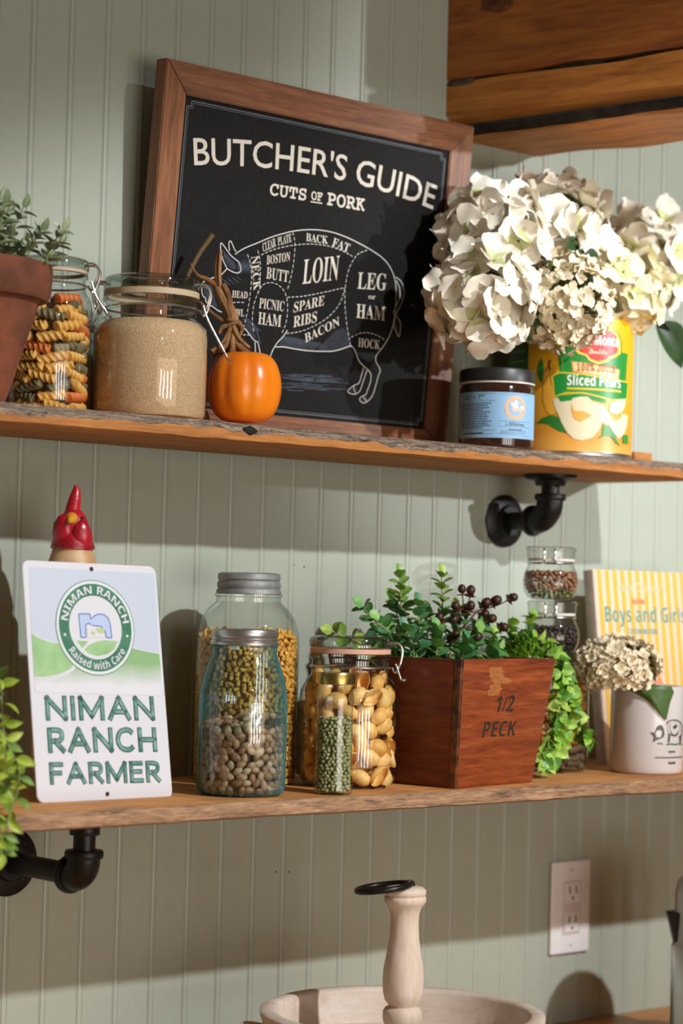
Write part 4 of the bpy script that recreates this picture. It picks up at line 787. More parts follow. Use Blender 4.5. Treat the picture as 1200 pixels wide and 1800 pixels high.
d_ = P_(); micro(d_, K(415, 795)[0], K(1000, 815)[0], K(415, 797)[1]-.0016, .0024, .05, 5); d_.build('lettering', plain('lab_yel', YEL, .38), cl, CY(.0009))
kprint('pear_slice', 'e2d3b0', .0007, [(268, 915), (320, 900), (350, 945), (430, 935), (470, 930), (480, 905), (560, 885), (640, 880), (700, 935), (780, 960), (830, 1010), (800, 1140), (770, 1230), (700, 1320), (590, 1360), (500, 1345), (430, 1280), (370, 1180), (330, 1080), (290, 1000)])
kprint('pear_slice', 'e4d6b6', .0008, [(690, 930), (800, 950), (850, 1010), (880, 1080), (960, 1100), (1020, 1015), (1078, 1015), (1075, 1130), (1035, 1250), (980, 1290), (930, 1240), (880, 1165), (790, 1140), (720, 1050)])
kprint('pear_slice', 'e6d8ba', .0010, [(870, 1000), (885, 930), (930, 890), (1050, 840), (1048, 920), (1010, 1000), (960, 1035), (900, 1030)])
kprint('pear_core', 'e3a847', .0010, [(470, 960), (500, 1040), (600, 1040), (690, 1080), (650, 1110), (560, 1160), (500, 1130), (470, 1050)], [(850, 1010), (900, 1045), (980, 1045), (1010, 1010), (1005, 1070), (940, 1110), (880, 1080)])
kprint('leaf_print', '3b8a31', .0010, [(750, 1332), (800, 1280), (812, 1160), (880, 1180), (930, 1240), (962, 1310), (1005, 1375), (955, 1350), (900, 1285), (845, 1282), (790, 1312)], [(1030, 1240), (1090, 1230), (1090, 1330), (1028, 1335)])
# ------------------------------------------------------------------ hydrangeas in the can
def petal_grid(v, f, mi, ang, L, W, cup, twist, lift):
    b = len(v); ns, nt_ = 6, 6; ca, sa = math.cos(ang), math.sin(ang)
    for i in range(ns+1):
        s = i/ns; hw = W*.5*max(.16, math.sqrt(max(0, 1-((s-.56)/.56)**2)) if s > .56 else .25+.75*math.sin(PI/2*s/.56)) if i < ns else W*.20
        for k in range(nt_+1):
            t = -1+2*k/nt_; x = .04*L+L*s*(1-.10*t*t*s); y = hw*t; z = lift*s*L+cup*L*s*s+.18*L*t*t*(s*(1-s)+.15)+twist*t*s*L+.05*L*math.sin(5*s+3*t+ang)
            v.append((x*ca-y*sa, x*sa+y*ca, z))
    for i in range(ns):
        for k in range(nt_): f.append((b+i*(nt_+1)+k, b+(i+1)*(nt_+1)+k, b+(i+1)*(nt_+1)+k+1, b+i*(nt_+1)+k+1)); mi.append(1 if i <= 1 else 0)
def floret_mesh(mat, mat2, L, W, seed):
    rnd = random.Random(seed); v, f, mi = [], [], []
    for k in range(4): petal_grid(v, f, mi, k*PI/2+rnd.uniform(-.2, .2), L*rnd.uniform(.85, 1.1), W*rnd.uniform(.9, 1.1), rnd.uniform(-.35, .25), rnd.uniform(-.2, .2), rnd.uniform(.1, .6))
    me = mesh('floret', v, f, True, 80); me.materials.append(mat); me.materials.append(mat2); me.polygons.foreach_set('material_index', mi); return me
m_pw = plain('petal_white', 'faf3e6', .6, col2='f3e9d6', scale=40); m_pc = plain('petal_cream', 'f6ead0', .6, col2='ecdcb8', scale=40); m_py = plain('petal_pale_yellow', 'f6eed2', .6, col2='efe4be', scale=40)
m_pg = plain('petal_throat', 'cdd196', .6); m_dry = plain('petal_dry', 'f4e8cf', .75, col2='e2d0aa', scale=60); m_dry2 = plain('petal_dry_dark', 'd4c098', .8)
FM = {'white': [floret_mesh(m_pw, m_pg if k < 2 else m_pw, 1, 1.12, k) for k in range(4)], 'cream': [floret_mesh(m_pc, m_pc, 1, 1.0, 10+k) for k in range(4)],
      'yellow': [floret_mesh(m_py, m_pg, 1, 1.1, 20+k) for k in range(4)], 'dry': [floret_mesh(m_dry, m_dry2, 1, .9, 30+k) for k in range(4)]}
def hydrangea(label, c, rad, kind, size, n, base, leaves=(), sq=(1, 1, 1), group='white hydrangeas in the pear can', rs=.0022, low=-.55, rim=None):
    c = Vector(c); base = Vector(base); t = thing('hydrangea', label, 'flower', base, 0, group); o_ = c-base
    rc_, rr_, rh_ = rim or (CAN, .064, CH+.004); dxy = Vector((c.x-rc_[0], c.y-rc_[1], 0)); dxy = dxy.normalized()*min(rr_, dxy.length); rp_ = Vector((rc_[0], rc_[1], rc_[2]+rh_))+dxy-base
    obj('stem', tube('stem', [(0, 0, 0), rp_*.6+Vector((0, 0, .02)), rp_, rp_.lerp(o_, .55)+Vector((0, 0, .012)), o_], rs, 8), m_stalk2, t)
    pts = []; k = 0; ga = PI*(3-5**.5)
    v, f = [], []
    for k in range(n):
        z = 1-(1-low)*(k+.5)/n; r = math.sqrt(1-z*z); d = Vector((r*math.cos(k*ga), r*math.sin(k*ga), z))
        d = (d+Vector((random.uniform(-.12, .12),)*3)).normalized(); pr = rad*random.uniform(.82, 1.08)
        p = o_+Vector((d.x*pr*sq[0], d.y*pr*sq[1], d.z*pr*sq[2]))
        nr = (d+Vector((random.uniform(-.4, .4), random.uniform(-.4, .4), random.uniform(-.25, .4)))).normalized(); ax = Quaternion(nr, random.uniform(0, 6.28)) @ nr.orthogonal()
        obj('floret', random.choice(FM[kind]), None, t, mtx=basis(p, ax, nr, size*random.uniform(.85, 1.15)))
        tube_into(v, f, [o_+Vector((0, 0, -.006)), o_.lerp(p, .5)+Vector((0, 0, -.003)), p-nr*.002], .0009, 4, False)
    obj('flower_stalks', mesh('flower_stalks', v, f), m_stalk, t)
    for p, ax, nr, s in leaves: obj('leaf', random.choice(LM['hyd']), None, t, mtx=basis(Vector(p)-base, ax, nr, s))
    return t
CB = CAN+Vector((0, 0, .02))
def cb(x, y): return CB+Vector((x, y, 0))
hydrangea('white hydrangea head drooping left in front of the chalkboard frame', (1.800, -.165, .342), .052, 'white', .028, 42, cb(-.03, -.01), [((1.865, -.165, .350), (.3, -.2, -.9), (-.2, -1, .1), .05)], low=-.9)
hydrangea('white hydrangea head at the upper left of the can bouquet', (1.868, -.118, .425), .054, 'white', .030, 40, cb(-.02, .02), low=-.7)
hydrangea('white hydrangea head at the top middle of the can bouquet', (1.978, -.10, .452), .058, 'white', .030, 44, cb(0, .03), [((1.94, -.165, .415), (.85, .1, .25), (-.2, -1, .5), .05), ((1.965, -.17, .412), (.8, -.1, -.1), (0, -1, .6), .04)], low=-.7)
hydrangea('loose white hydrangea head at the right side of the can bouquet', (2.172, -.082, .440), .056, 'white', .028, 28, cb(.04, .02), low=-.8)
hydrangea('cream hydrangea head with tiny petals at the front of the can bouquet', (1.922, -.178, .352), .056, 'cream', .0105, 190, cb(-.01, -.035), low=-.95)
hydrangea('pale yellowish hydrangea head above the right rim of the pear can', (2.062, -.135, .385), .052, 'yellow', .027, 42, cb(.02, -.03), [((2.135, -.12, .375), (.75, .1, -.22), (-.3, -1, .6), .085), ((2.15, -.125, .352), (.62, -.2, -.55), (-.4, -1, .3), .075)], low=-.8)
# ------------------------------------------------------------------ lower shelf
# rooster figurine behind the sign
RO = Vector((1.2863, -.105, ZL)); rk = .000575
ro = thing('rooster_figurine', 'painted rooster figurine with red head peeking over the tin sign', 'figurine', RO, VR)
def rz(py): return .2322+(985-py)*rk
obj('body', lathe('body', [(0, 0), (.028, 0), (.032, .004), (.035, .03), (.036, .09), (.035, .14), (.032, .18), (.028, rz(1000)), (.0235, rz(985)), (.0190, rz(960)), (.0140, rz(930)), (.0085, rz(914)), (0, rz(910))], 40), plain('rooster_body', 'd8b48c', .5, col2='b98c62', scale=30, bump=.3, bscale=90), ro)
m_red = plain('rooster_red', 'b5182a', .32, col2='8c0f20', scale=30, bump=.35, bscale=140, coat=.2)
obj('head', lathe('head', [(.0222, rz(965)), (.0225, rz(962)), (.0195, rz(945)), (.0165, rz(925)), (.0125, rz(908)), (.0088, rz(899)), (.005, rz(893)), (0, rz(889))], 32), m_red, ro)
obj('comb', tube('comb', [(-.002, 0, rz(905)), (-.0005, 0, rz(890)), (.001, 0, rz(875)), (.002, 0, rz(862)), (.0012, 0, rz(853))], [.0075, .0074, .0062, .0042, .0018], 14, 1), m_red, ro)
for s in (-1, 1):
    o = obj('wattle', ball_mesh('wattle', .0112, .0075, .0200, 2, .12), m_red, ro, (.0092*s+.001*(s > 0), -.0118, rz(943+5*s)), (.22, -s*.12, s*.35))
obj('beak', tube('beak', [(-.001, -.010, rz(914)), (-.001, -.0185, rz(915)), (-.001, -.0245, rz(919))], [.0075, .0055, .0015], 12, 3), plain('rooster_beak', 'cf8f2c', .4), ro)
for s in (-1, 1): obj('eye', ball_mesh('eye', .0022, .0014, .0022, 1), plain('eye_black', (.01, .01, .01), .2), ro, (s*.0095, -.0098, rz(912)))
# half-gallon jar
HG = Vector((1.5225, -.098, ZL))
hg = thing('mason_jar', 'tall clear mason jar of small pasta with a grey zinc lid', 'jar', HG, VR)
obj('glass_body', lathe('glass_body', [(0, .003), (.048, 0), (.054, .003), (.0558, .010), (.0558, .150), (.0546, .163), (.0505, .176), (.0435, .1865), (.0375, .192), (.0350, .1945), (.0350, .199), (.0368, .2005), (.0368, .203), (.0335, .204)], 64), g_clear, hg)
m_zinc = plain('zinc', (.36, .36, .36), .6, .45, var=.35, scale=60, bump=.3, bscale=120)
obj('lid', lathe('lid', [(0, .2258), (.030, .2258), (.0335, .2245), (.0340, .219), (.0328, .217), (.0345, .2145), (.0345, .2105), (.0335, .2085), (.0352, .206), (.0354, .203), (.0345, .2025)], 56), m_zinc, hg)
def joined(name, me, mts):
    v, f = [], []; bv = [x.co.copy() for x in me.vertices]; bf = [tuple(p.vertices) for p in me.polygons]
    for mt in mts:
        b = len(v); v += [mt @ x for x in bv]; f += [tuple(b+i for i in q) for q in bf]
    return mesh(name, v, f, True, 60)
dt = tube('ditalini', [(-.5, 0, 0), (.5, 0, 0)], .42, 7, smooth=False)
mts = []
for p, a in shell_pts(.0515, .006, .160, .0056, .0068, .3, lambda z: .0515 if z < .15 else .0515-(z-.15)*.2):
    R3 = rnd_rot(); mts.append(Matrix.Translation(p) @ R3.to_4x4() @ Matrix.Scale(.0056, 4))
for k in range(130):
    a = random.uniform(0, 6.28); r = .046*math.sqrt(random.random()); mts.append(Matrix.Translation((r*math.cos(a), r*math.sin(a), .160+random.uniform(-.002, .004))) @ rnd_rot().to_4x4() @ Matrix.Scale(.0056, 4))
m_dit = plain('small_pasta', 'efb952', .6, col2='dda03c', scale=50)
stuff('small_pasta', joined('small_pasta', dt, mts), m_dit, 'small yellow-orange tube pasta filling the tall mason jar', 'pasta', HG)
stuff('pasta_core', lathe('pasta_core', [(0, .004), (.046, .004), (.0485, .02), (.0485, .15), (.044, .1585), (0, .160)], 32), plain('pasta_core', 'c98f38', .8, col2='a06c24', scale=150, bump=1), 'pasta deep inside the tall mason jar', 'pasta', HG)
# quart jar with beans
Q = Vector((1.4308, -.206, ZL))
qj = thing('mason_jar', 'blue-green mason jar half full of pinto beans with a silver lid', 'jar', Q, VR)
obj('glass_body', lathe('glass_body', [(0, .003), (.038, 0), (.043, .003), (.0452, .009), (.0452, .092), (.0445, .104), (.0415, .118), (.0375, .130), (.0348, .138), (.0332, .142), (.0332, .149), (.0348, .150), (.0325, .1525)], 64), g_blue, qj)
obj('base_ring', lathe('base_ring', [(.030, .0035), (.042, .0025), (.0440, .0075), (.040, .007), (0, .006)], 48), g_blue, qj)
obj('lid', lathe('lid', [(0, .1672), (.0315, .1672), (.0335, .1664), (.0342, .1645), (.0342, .160), (.0332, .1585), (.0342, .157), (.0334, .1555), (.0348, .154), (.0350, .1515), (.0340, .151)], 72), plain('lid_silver', (.50, .49, .48), .32, .9, var=.2, scale=80), qj)
d_ = P_(); d_.text('Ball', 0, 0, .030, 'script', .02, width=1.25)
d_.build('embossing', g_blue, qj, lambda x, y: Vector((.0459*math.sin(x-.15), -.0459*math.cos(x-.15), .060+y+x*.012)), .08)
bm_ = ball_mesh('pinto_bean', 1, .66, .58, 2, 0)
BMS = []
for c, c2 in (('e6b48e', 'c08660'), ('cf966e', 'a06845'), ('efc8a6', 'c89470'), ('bc805c', '8a563c')):
    me = bm_.copy(); me.name = 'pinto_bean'; me.materials.append(plain('bean_'+c, c, .38, col2=c2, scale=1.6)); BMS.append(me)
def bean(p, nr):
    nr = Vector(nr).normalized(); ax = Quaternion(nr, random.uniform(0, 6.28)) @ nr.orthogonal()
    o = obj('pinto_bean', random.choice(BMS), None, None, mtx=Matrix.Translation(Q) @ basis(p, ax, nr+Vector((random.uniform(-.3, .3),)*3), .0057*random.uniform(.88, 1.12)))
    tag(o, 'speckled tan pinto bean in the blue-green mason jar', 'bean', 'pinto beans in the blue-green jar')
nb = 0
for p, a in shell_pts(.0396, .007, .0715, .0066, .0098, .22):
    bean(p, (math.cos(a), math.sin(a), .1)); nb += 1
for k in range(44):
    r = .037*math.sqrt((k+.5)/44); a = k*2.4; bean((r*math.cos(a), r*math.sin(a), .074+random.uniform(-.002, .003)+.004*math.cos(a+.5)), (random.uniform(-.3, .3), random.uniform(-.3, .3), 1)); nb += 1
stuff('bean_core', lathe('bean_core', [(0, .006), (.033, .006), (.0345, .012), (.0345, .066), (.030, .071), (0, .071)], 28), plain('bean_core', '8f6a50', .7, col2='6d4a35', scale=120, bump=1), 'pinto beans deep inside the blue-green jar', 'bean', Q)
# spice bottle with split peas
SP = Vector((1.5225, -.2435, ZL))
sb = thing('spice_bottle', 'slim glass spice bottle of green split peas with a gold lid', 'bottle', SP, VR)
obj('glass_body', lathe('glass_body', [(0, .002), (.0180, 0), (.0200, .002), (.0204, .006), (.0196, .018), (.0186, .032), (.0186, .090), (.0196, .096), (.0190, .102), (.0178, .105), (.0178, .112)], 48), g_clear, sb)
obj('lid', lathe('lid', [(.0190, .1125), (.0200, .1128), (.0203, .115), (.0203, .1225), (.0195, .1245), (0, .1245)], 48), plain('lid_gold', (.62, .42, .13), .28, 1, var=.25, scale=90, bump=.2), sb)
pe = ball_mesh('pea', 1, 1, .72, 1)
mts = []
for p, a in shell_pts(.0160, .005, .076, .0036, .0046, .3): mts.append(Matrix.Translation(p) @ rnd_rot().to_4x4() @ Matrix.Scale(.0025*random.uniform(.85, 1.1), 4))
for k in range(40):
    a = k*2.4; r = .0155*math.sqrt((k+.5)/40); mts.append(Matrix.Translation((r*math.cos(a), r*math.sin(a), .077+random.uniform(-.0015, .0015))) @ Matrix.Scale(.0025, 4))
stuff('split_peas', joined('split_peas', pe, mts), plain('split_pea', 'b0b080', .55, col2='8c8f5a', scale=90), 'green split peas filling the slim spice bottle', 'peas', SP)
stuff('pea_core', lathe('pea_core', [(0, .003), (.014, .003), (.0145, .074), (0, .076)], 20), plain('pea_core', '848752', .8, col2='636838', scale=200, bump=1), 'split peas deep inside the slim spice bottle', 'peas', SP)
# clip jar with shells
CJ = Vector((1.6005, -.178, ZL))
clip_jar('wide clip-top glass jar of pasta shells beside the wooden planter box', CJ,
    [(0, .004), (.040, 0), (.047, .002), (.053, .012), (.0545, .024), (.0545, .088), (.0525, .103), (.0465, .114), (.0425, .118), (.0415, .121), (.0415, .125), (.0435, .127), (.0415, .129), (.0415, .135), (.0440, .137), (.0440, .1415), (.040, .142)],
    [(.0425, .1475), (.0445, .149), (.0448, .155), (.043, .1585), (.038, .1605), (.034, .1590), (0, .1585)],
    [(.040, .1420), (.0435, .1423), (.0435, .1472), (.040, .1475)], (.0430, .1275, .150, .0448, .012, False, True), gm=plain('gasket_pink', 'd9a891', .55))
def conch():
    v, f = [], []; n, m = 9, 15
    for i in range(n):
        s = i/(n-1); L = -1+2*s; prof = math.sqrt(max(0, 1-L*L*.93))
        for k in range(m):
            a = -2.2+4.4*k/(m-1); r = .80*prof*(1+.05*math.cos(k*PI))*(1-.22*abs(a)/2.2)
            v.append((L, r*math.sin(a), -r*math.cos(a)*.85+.15*L*L+.25))
    for i in range(n-1):
        for k in range(m-1): f.append((i*m+k, (i+1)*m+k, (i+1)*m+k+1, i*m+k+1))
    return mesh('pasta_shell', v, f, True, 80)
cm0 = conch(); CMS = []
for c, c2 in (('f8c878', 'ecb25a'), ('fad28a', 'eebc66'), ('f2ba64', 'e0a44a')):
    me = cm0.copy(); me.name = 'pasta_shell'; me.materials.append(plain('shell_'+c, c, .5, col2=c2, scale=2)); CMS.append(me)
for p, a in shell_pts(.0430, .014, .118, .0165, .0205, .2, lambda z: .0435 if z < .098 else .0435-(z-.098)*.55):
    nr = Vector((math.cos(a), math.sin(a), random.uniform(-.5, .5))); nr = nr if random.random() < .12 else -nr
    ax = Quaternion(nr, random.uniform(0, 6.28)) @ nr.orthogonal()
    o = obj('pasta_shell', random.choice(CMS), None, None, mtx=Matrix.Translation(CJ) @ basis(p, ax, nr, .0122*random.uniform(.9, 1.1)))
    tag(o, 'golden conchiglie pasta shell packed in the wide clip-top jar', 'pasta', 'pasta shells in the clip-top jar')
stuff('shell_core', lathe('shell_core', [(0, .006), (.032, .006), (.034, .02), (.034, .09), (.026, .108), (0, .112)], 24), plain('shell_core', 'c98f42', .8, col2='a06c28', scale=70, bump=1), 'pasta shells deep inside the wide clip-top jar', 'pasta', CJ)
# planter box
BX = Vector((1.683, -.2585, ZL)); BXR = .16
m_bf = wood('box_mahogany', ['5a2412', '8a4020', 'ab5a30'], 'X', 10, 10, .38, .3, (.3, .5, .72), .35); m_bs = wood('box_mahogany_shaded', ['3f170c', '622612', '7a3519'], 'Y', 10, 10, .42, .3, (.3, .5, .72), .35)  # darker copy for the sides: their shade is put into the colour
bx = thing('planter_box', 'reddish-brown flared wooden half peck box used as a planter', 'box', BX, BXR)
BW_, BD_, BH_, FL_, TH = .1465, .150, .1395, .0175, .009
def cor(u, vv, z): # flared corner; u, vv in {0,1}
    e = FL_*z/BH_; return Vector((-e if u == 0 else BW_+e, -e if vv == 0 else BD_+e, z))
def wall_(nm, a, b, inn, mat):
    p = [cor(*a, .0), cor(*b, .0), cor(*b, 0)+inn, cor(*a, 0)+inn, cor(*a, BH_), cor(*b, BH_), cor(*b, BH_)+inn, cor(*a, BH_)+inn]
    return obj(nm, hexa(nm, p, .0018), mat, bx)
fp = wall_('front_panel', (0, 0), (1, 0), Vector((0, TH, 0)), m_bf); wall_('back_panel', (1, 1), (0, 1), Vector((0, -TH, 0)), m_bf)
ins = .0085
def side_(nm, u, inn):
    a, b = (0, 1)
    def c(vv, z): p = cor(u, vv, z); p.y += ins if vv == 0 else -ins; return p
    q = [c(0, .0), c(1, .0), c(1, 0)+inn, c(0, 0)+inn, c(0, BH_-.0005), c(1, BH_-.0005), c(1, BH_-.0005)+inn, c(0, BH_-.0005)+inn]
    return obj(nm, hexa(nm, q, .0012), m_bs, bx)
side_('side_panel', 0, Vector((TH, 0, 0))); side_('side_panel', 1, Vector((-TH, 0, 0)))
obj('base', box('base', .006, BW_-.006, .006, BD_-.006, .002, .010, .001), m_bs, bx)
obj('soil', box('soil', -.004, BW_+.004, -.004, BD_+.004, .095, .112, .002), plain('box_soil', '1a140e', .95, col2='2d2318', scale=150, bump=1), bx)
def onf(off):
    c0, c1 = cor(0, 0, 0), cor(0, 0, BH_); n = Vector((0, -BH_, -FL_)).normalized()
    return lambda x, y: Vector((x, 0, 0))+Vector((0, -FL_*y/BH_, y))+n*off
m_stamp = plain('stamp_black', '1d1c18', .7, col2='33291f', scale=300)
t_ = P_(); t_.text('1/2', .056, .0815, .0175, 'sansb', -.005, .034, shear=.12); t_.build('lettering', m_stamp, fp, onf(.0003))
t_ = P_(); t_.text('PECK', .038, .0545, .0165, 'sansb', -.012, .062, shear=.12); t_.build('lettering', m_stamp, fp, onf(.0003))
d_ = P_(); rnd = random.Random(4)
for k in range(16):
    y = .100+.0019*k; x0 = .036+.006*rnd.random()+(.010 if k in (6, 7) else 0)-(.004 if k > 10 else 0); x1 = .060+.008*rnd.random()+(.014 if 10 > k > 6 else 0)
    d_.fill([(x0, y), (x0+.4*(x1-x0), y-.0004), (x1, y+.0002), (x1-.002, y+.0019), (x0+.3*(x1-x0), y+.0022), (x0+.002, y+.0018)])
d_.build('scuff', plain('scuff_wood', 'b9763f', .6, col2='a05f30', scale=120, stretch=(1, 1, 6)), fp, onf(.0002))
d_ = P_()
for k, (w0, h0) in enumerate(((0, .0), (.004, .3))): d_.line([(.0035-FL_*y_/BH_+.0012*math.sin(y_*400+k), y_) for y_ in (.003, .02, .04, .06, .08, .10, .12, .137)], .006-w0, 3)
wp = []
for z_ in (0, BH_):
    e_ = FL_*z_/BH_+.0005; wp += [Vector((-e_, -e_, z_)), Vector((-e_+.0055, -e_, z_)), Vector((-e_+.0055, -e_+TH+.0005, z_)), Vector((-e_, -e_+TH+.0005, z_))]
obj('worn_edge', hexa('worn_edge', wp, .0012), plain('edge_dark', '2b150d', .5, col2='7a4426', scale=70, bump=.4), bx)

# plants in the box
top = ZL+.105
def px(px_, py_, Y=-.13): return Vector((1.7145+(px_-702)*.0009+.93*(Y+.13), Y, .0241-(py_-1010)/(1559-800*(Y+.13))))
G1 = 'eucalyptus sprigs in the half peck box'
for k, (tx, ty, Y, bx_, n_, lab) in enumerate((
    (702, 1012, -.125, 700, 11, 'tall eucalyptus sprig with pale tip, left of centre in the planter box'), (775, 1008, -.13, 770, 11, 'tall eucalyptus sprig with pale tip behind the brown berries'),
    (640, 1068, -.14, 690, 8, 'eucalyptus sprig leaning left over the clip-top jar'), (592, 1112, -.15, 680, 8, 'lowest eucalyptus sprig reaching left behind the clip-top jar lid'),
    (735, 1062, -.15, 730, 9, 'dark eucalyptus sprig in the middle of the planter box'), (668, 1092, -.16, 700, 7, 'short dark eucalyptus sprig above the left box edge'),
    (800, 1070, -.16, 785, 9, 'eucalyptus sprig under the brown berry branch'), (845, 1100, -.17, 810, 8, 'eucalyptus sprig right of the brown berry stem'),
    (715, 1108, -.18, 725, 7, 'short eucalyptus sprig at the front left of the planter box'), (765, 1105, -.19, 760, 7, 'short eucalyptus sprig at the front middle of the planter box'),
    (815, 1125, -.20, 800, 7, 'short eucalyptus sprig at the front of the planter box under the berries'), (690, 1055, -.12, 705, 9, 'grey-green eucalyptus sprig against the wall in the planter box'), (750, 1075, -.12, 745, 9, 'eucalyptus sprig against the wall in the middle of the planter box'), (875, 1135, -.19, 840, 7, 'short eucalyptus sprig above the box lettering'))):
    b_ = px(bx_, 1160, Y); b_.z = top; t1 = px(tx, ty, Y); m1 = b_.lerp(t1, .55)+Vector(((b_.x-t1.x)*.25, -.006, .006))
    sprig('eucalyptus_sprig', lab, 'plant', [b_, m1, t1], 'euc', n_+2, .0205, .0145, None, .0015, True, .6, .05, m_stalk2, .9, None, 'euclight' if k in (0, 1, 3) else None)
G2 = 'light green vines'
for tx, ty, Y, bx_, n_, lab in ((868, 1112, -.17, 850, 9, 'light green leafy sprig right of the berry branch'), (905, 1095, -.15, 875, 12, 'light green leafy sprig near the right end of the planter box'), (943, 1078, -.14, 905, 14, 'tallest light green sprig at the right end of the planter box'), (925, 1125, -.18, 895, 10, 'light green leafy sprig above the front right corner of the box'), (830, 1120, -.13, 830, 9, 'light green leafy sprig behind the berry branch')):
    b_ = px(bx_, 1160, Y); b_.z = top; t1 = px(tx, ty, Y)
    sprig('ivy_sprig', lab, 'plant', [b_, b_.lerp(t1, .5)+Vector((0, -.004, .004)), t1], 'ivy', n_+3, .0150, .012, None, .0013, True, .7, .1)
b0 = Vector((1.835, -.165, top))
for pts, n_, lab in (([b0, (1.868, -.18, -.055), (1.905, -.20, -.072), (1.925, -.202, -.115), (1.912, -.203, -.16), (1.885, -.205, -.192)], 26, 'bright green vine trailing furthest down beside the planter box'),
    ([b0+Vector((0, .02, 0)), (1.88, -.165, -.05), (1.922, -.185, -.085), (1.935, -.198, -.13), (1.955, -.202, -.166)], 22, 'bright green vine trailing rightmost in front of the small jars'),
    ([b0+Vector((-.01, -.01, 0)), (1.865, -.19, -.06), (1.895, -.206, -.10), (1.895, -.21, -.145), (1.868, -.214, -.185)], 22, 'bright green vine trailing closest to the planter box side'),
    ([b0+Vector((.0, .01, 0)), (1.872, -.17, -.045), (1.908, -.19, -.06), (1.925, -.195, -.10)], 14, 'short bright green vine over the right corner of the planter box')):
    sprig('trailing_vine', lab, 'plant', pts, 'ivy', n_+8, .0150, .014, None, .0014, True, .5, .08)
# berry branch
BB = Vector((1.7584, -.168, top))
be = thing('berry_branch', 'branch of dark brown berries with dried calyxes above the planter box', 'branch', BB)
def bp_(zx, zy, d=0): return Vector((1.857+(580+zx/3.75-890)*.00092+d*.9, -.168+d, .0016-(990+zy/3.75-1050)/1516))-BB
m_brn = plain('berry_stem', '4a2a20', .7); m_ber = plain('berry_dark', '2e1712', .45, col2='47241a', scale=2); m_cal = plain('calyx', '7a4426', .7, col2='5a2f1c', scale=2)
hub = bp_(735, 600); hub2 = bp_(770, 530); bl_ = ball_mesh('berry', 1, 1, 1.12, 2, .05)
obj('stem', tube('stem', [(0, 0, 0), bp_(720, 640), hub2, bp_(835, 440), bp_(935, 320)], [.0020, .0010], 7), m_brn, be)
cal = []
for k in range(5):
    a = 2*PI*k/5; c, s = math.cos(a), math.sin(a); cal.append((c, s))
cv, cf = [], []
for c, s in cal:
    b = len(cv); cv += [(0, 0, 0), (c*.5-s*.35, s*.5+c*.35, -.25), (c*1.05, s*1.05, -.1), (c*.5+s*.35, s*.5-c*.35, -.25)]; cf.append((b, b+1, b+2, b+3))
cme = mesh('calyx', cv, cf); cme.materials.append(m_cal); bl_.materials.append(m_ber)
for zx, zy, d in ((835, 195, 0), (890, 200, .004), (800, 300, -.004), (885, 300, -.006), (985, 272, 0), (1050, 252, -.003), (1165, 228, 0), (980, 342, .004), (1020, 370, -.005), (1105, 422, 0), (922, 476, -.008), (790, 482, -.010), (700, 378, 0), (800, 380, .003), (770, 500, .004), (860, 320, .006)):
    p = bp_(zx, zy, d); j = bp_(835, 440) if zx > 860 and zy > 330 else bp_(860, 400) if zx < 900 else bp_(935, 320)
    if zx < 800 and zy > 370: j = hub2
    obj('twig', tube('twig', [j, j.lerp(p, .6)+Vector((0, 0, -.002)), p], [.0009, .0007], 5, 4), m_brn, be)
    ax = (p-j).normalized(); s = .0054*random.uniform(.9, 1.12)
    o = obj('berry', bl_, None, be, mtx=basis(p+ax*.003, ax.orthogonal(), ax, s)); obj('calyx', cme, None, be, mtx=basis(p-ax*.0025, ax.orthogonal(), ax, s*1.45))
# stacked small jars
S3 = Vector((1.981, -.128, ZL))
sj = thing('glass_jar', 'lowest glass jar of the stacked three, behind the trailing vine', 'jar', S3, VR)
obj('glass_body', lathe('glass_body', [(0, .003), (.030, 0), (.036, .003), (.0385, .010), (.0385, .100), (.037, .110), (.032, .117), (.0305, .120), (.0305, .128)], 48), g_clear, sj)
obj('glass_lid', lathe('glass_lid', [(.0305, .128), (.033, .129), (.033, .136), (.031, .140), (0, .140)], 40), g_lid, sj)
tw = mesh('twist', rv, rf, True, 60); mts = {0: [], 1: []}
for p, a in shell_pts(.0300, .008, .105, .0095, .022, .25):
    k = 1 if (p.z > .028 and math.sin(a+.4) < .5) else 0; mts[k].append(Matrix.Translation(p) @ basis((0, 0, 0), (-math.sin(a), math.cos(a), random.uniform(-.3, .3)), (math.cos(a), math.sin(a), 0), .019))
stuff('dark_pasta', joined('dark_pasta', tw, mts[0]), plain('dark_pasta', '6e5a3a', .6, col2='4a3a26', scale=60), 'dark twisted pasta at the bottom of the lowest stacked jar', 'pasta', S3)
stuff('orange_pasta', joined('orange_pasta', tw, mts[1]), plain('orange_pasta', 'cf8436', .6, col2='b26724', scale=60), 'orange twisted pasta in the lowest stacked jar', 'pasta', S3)
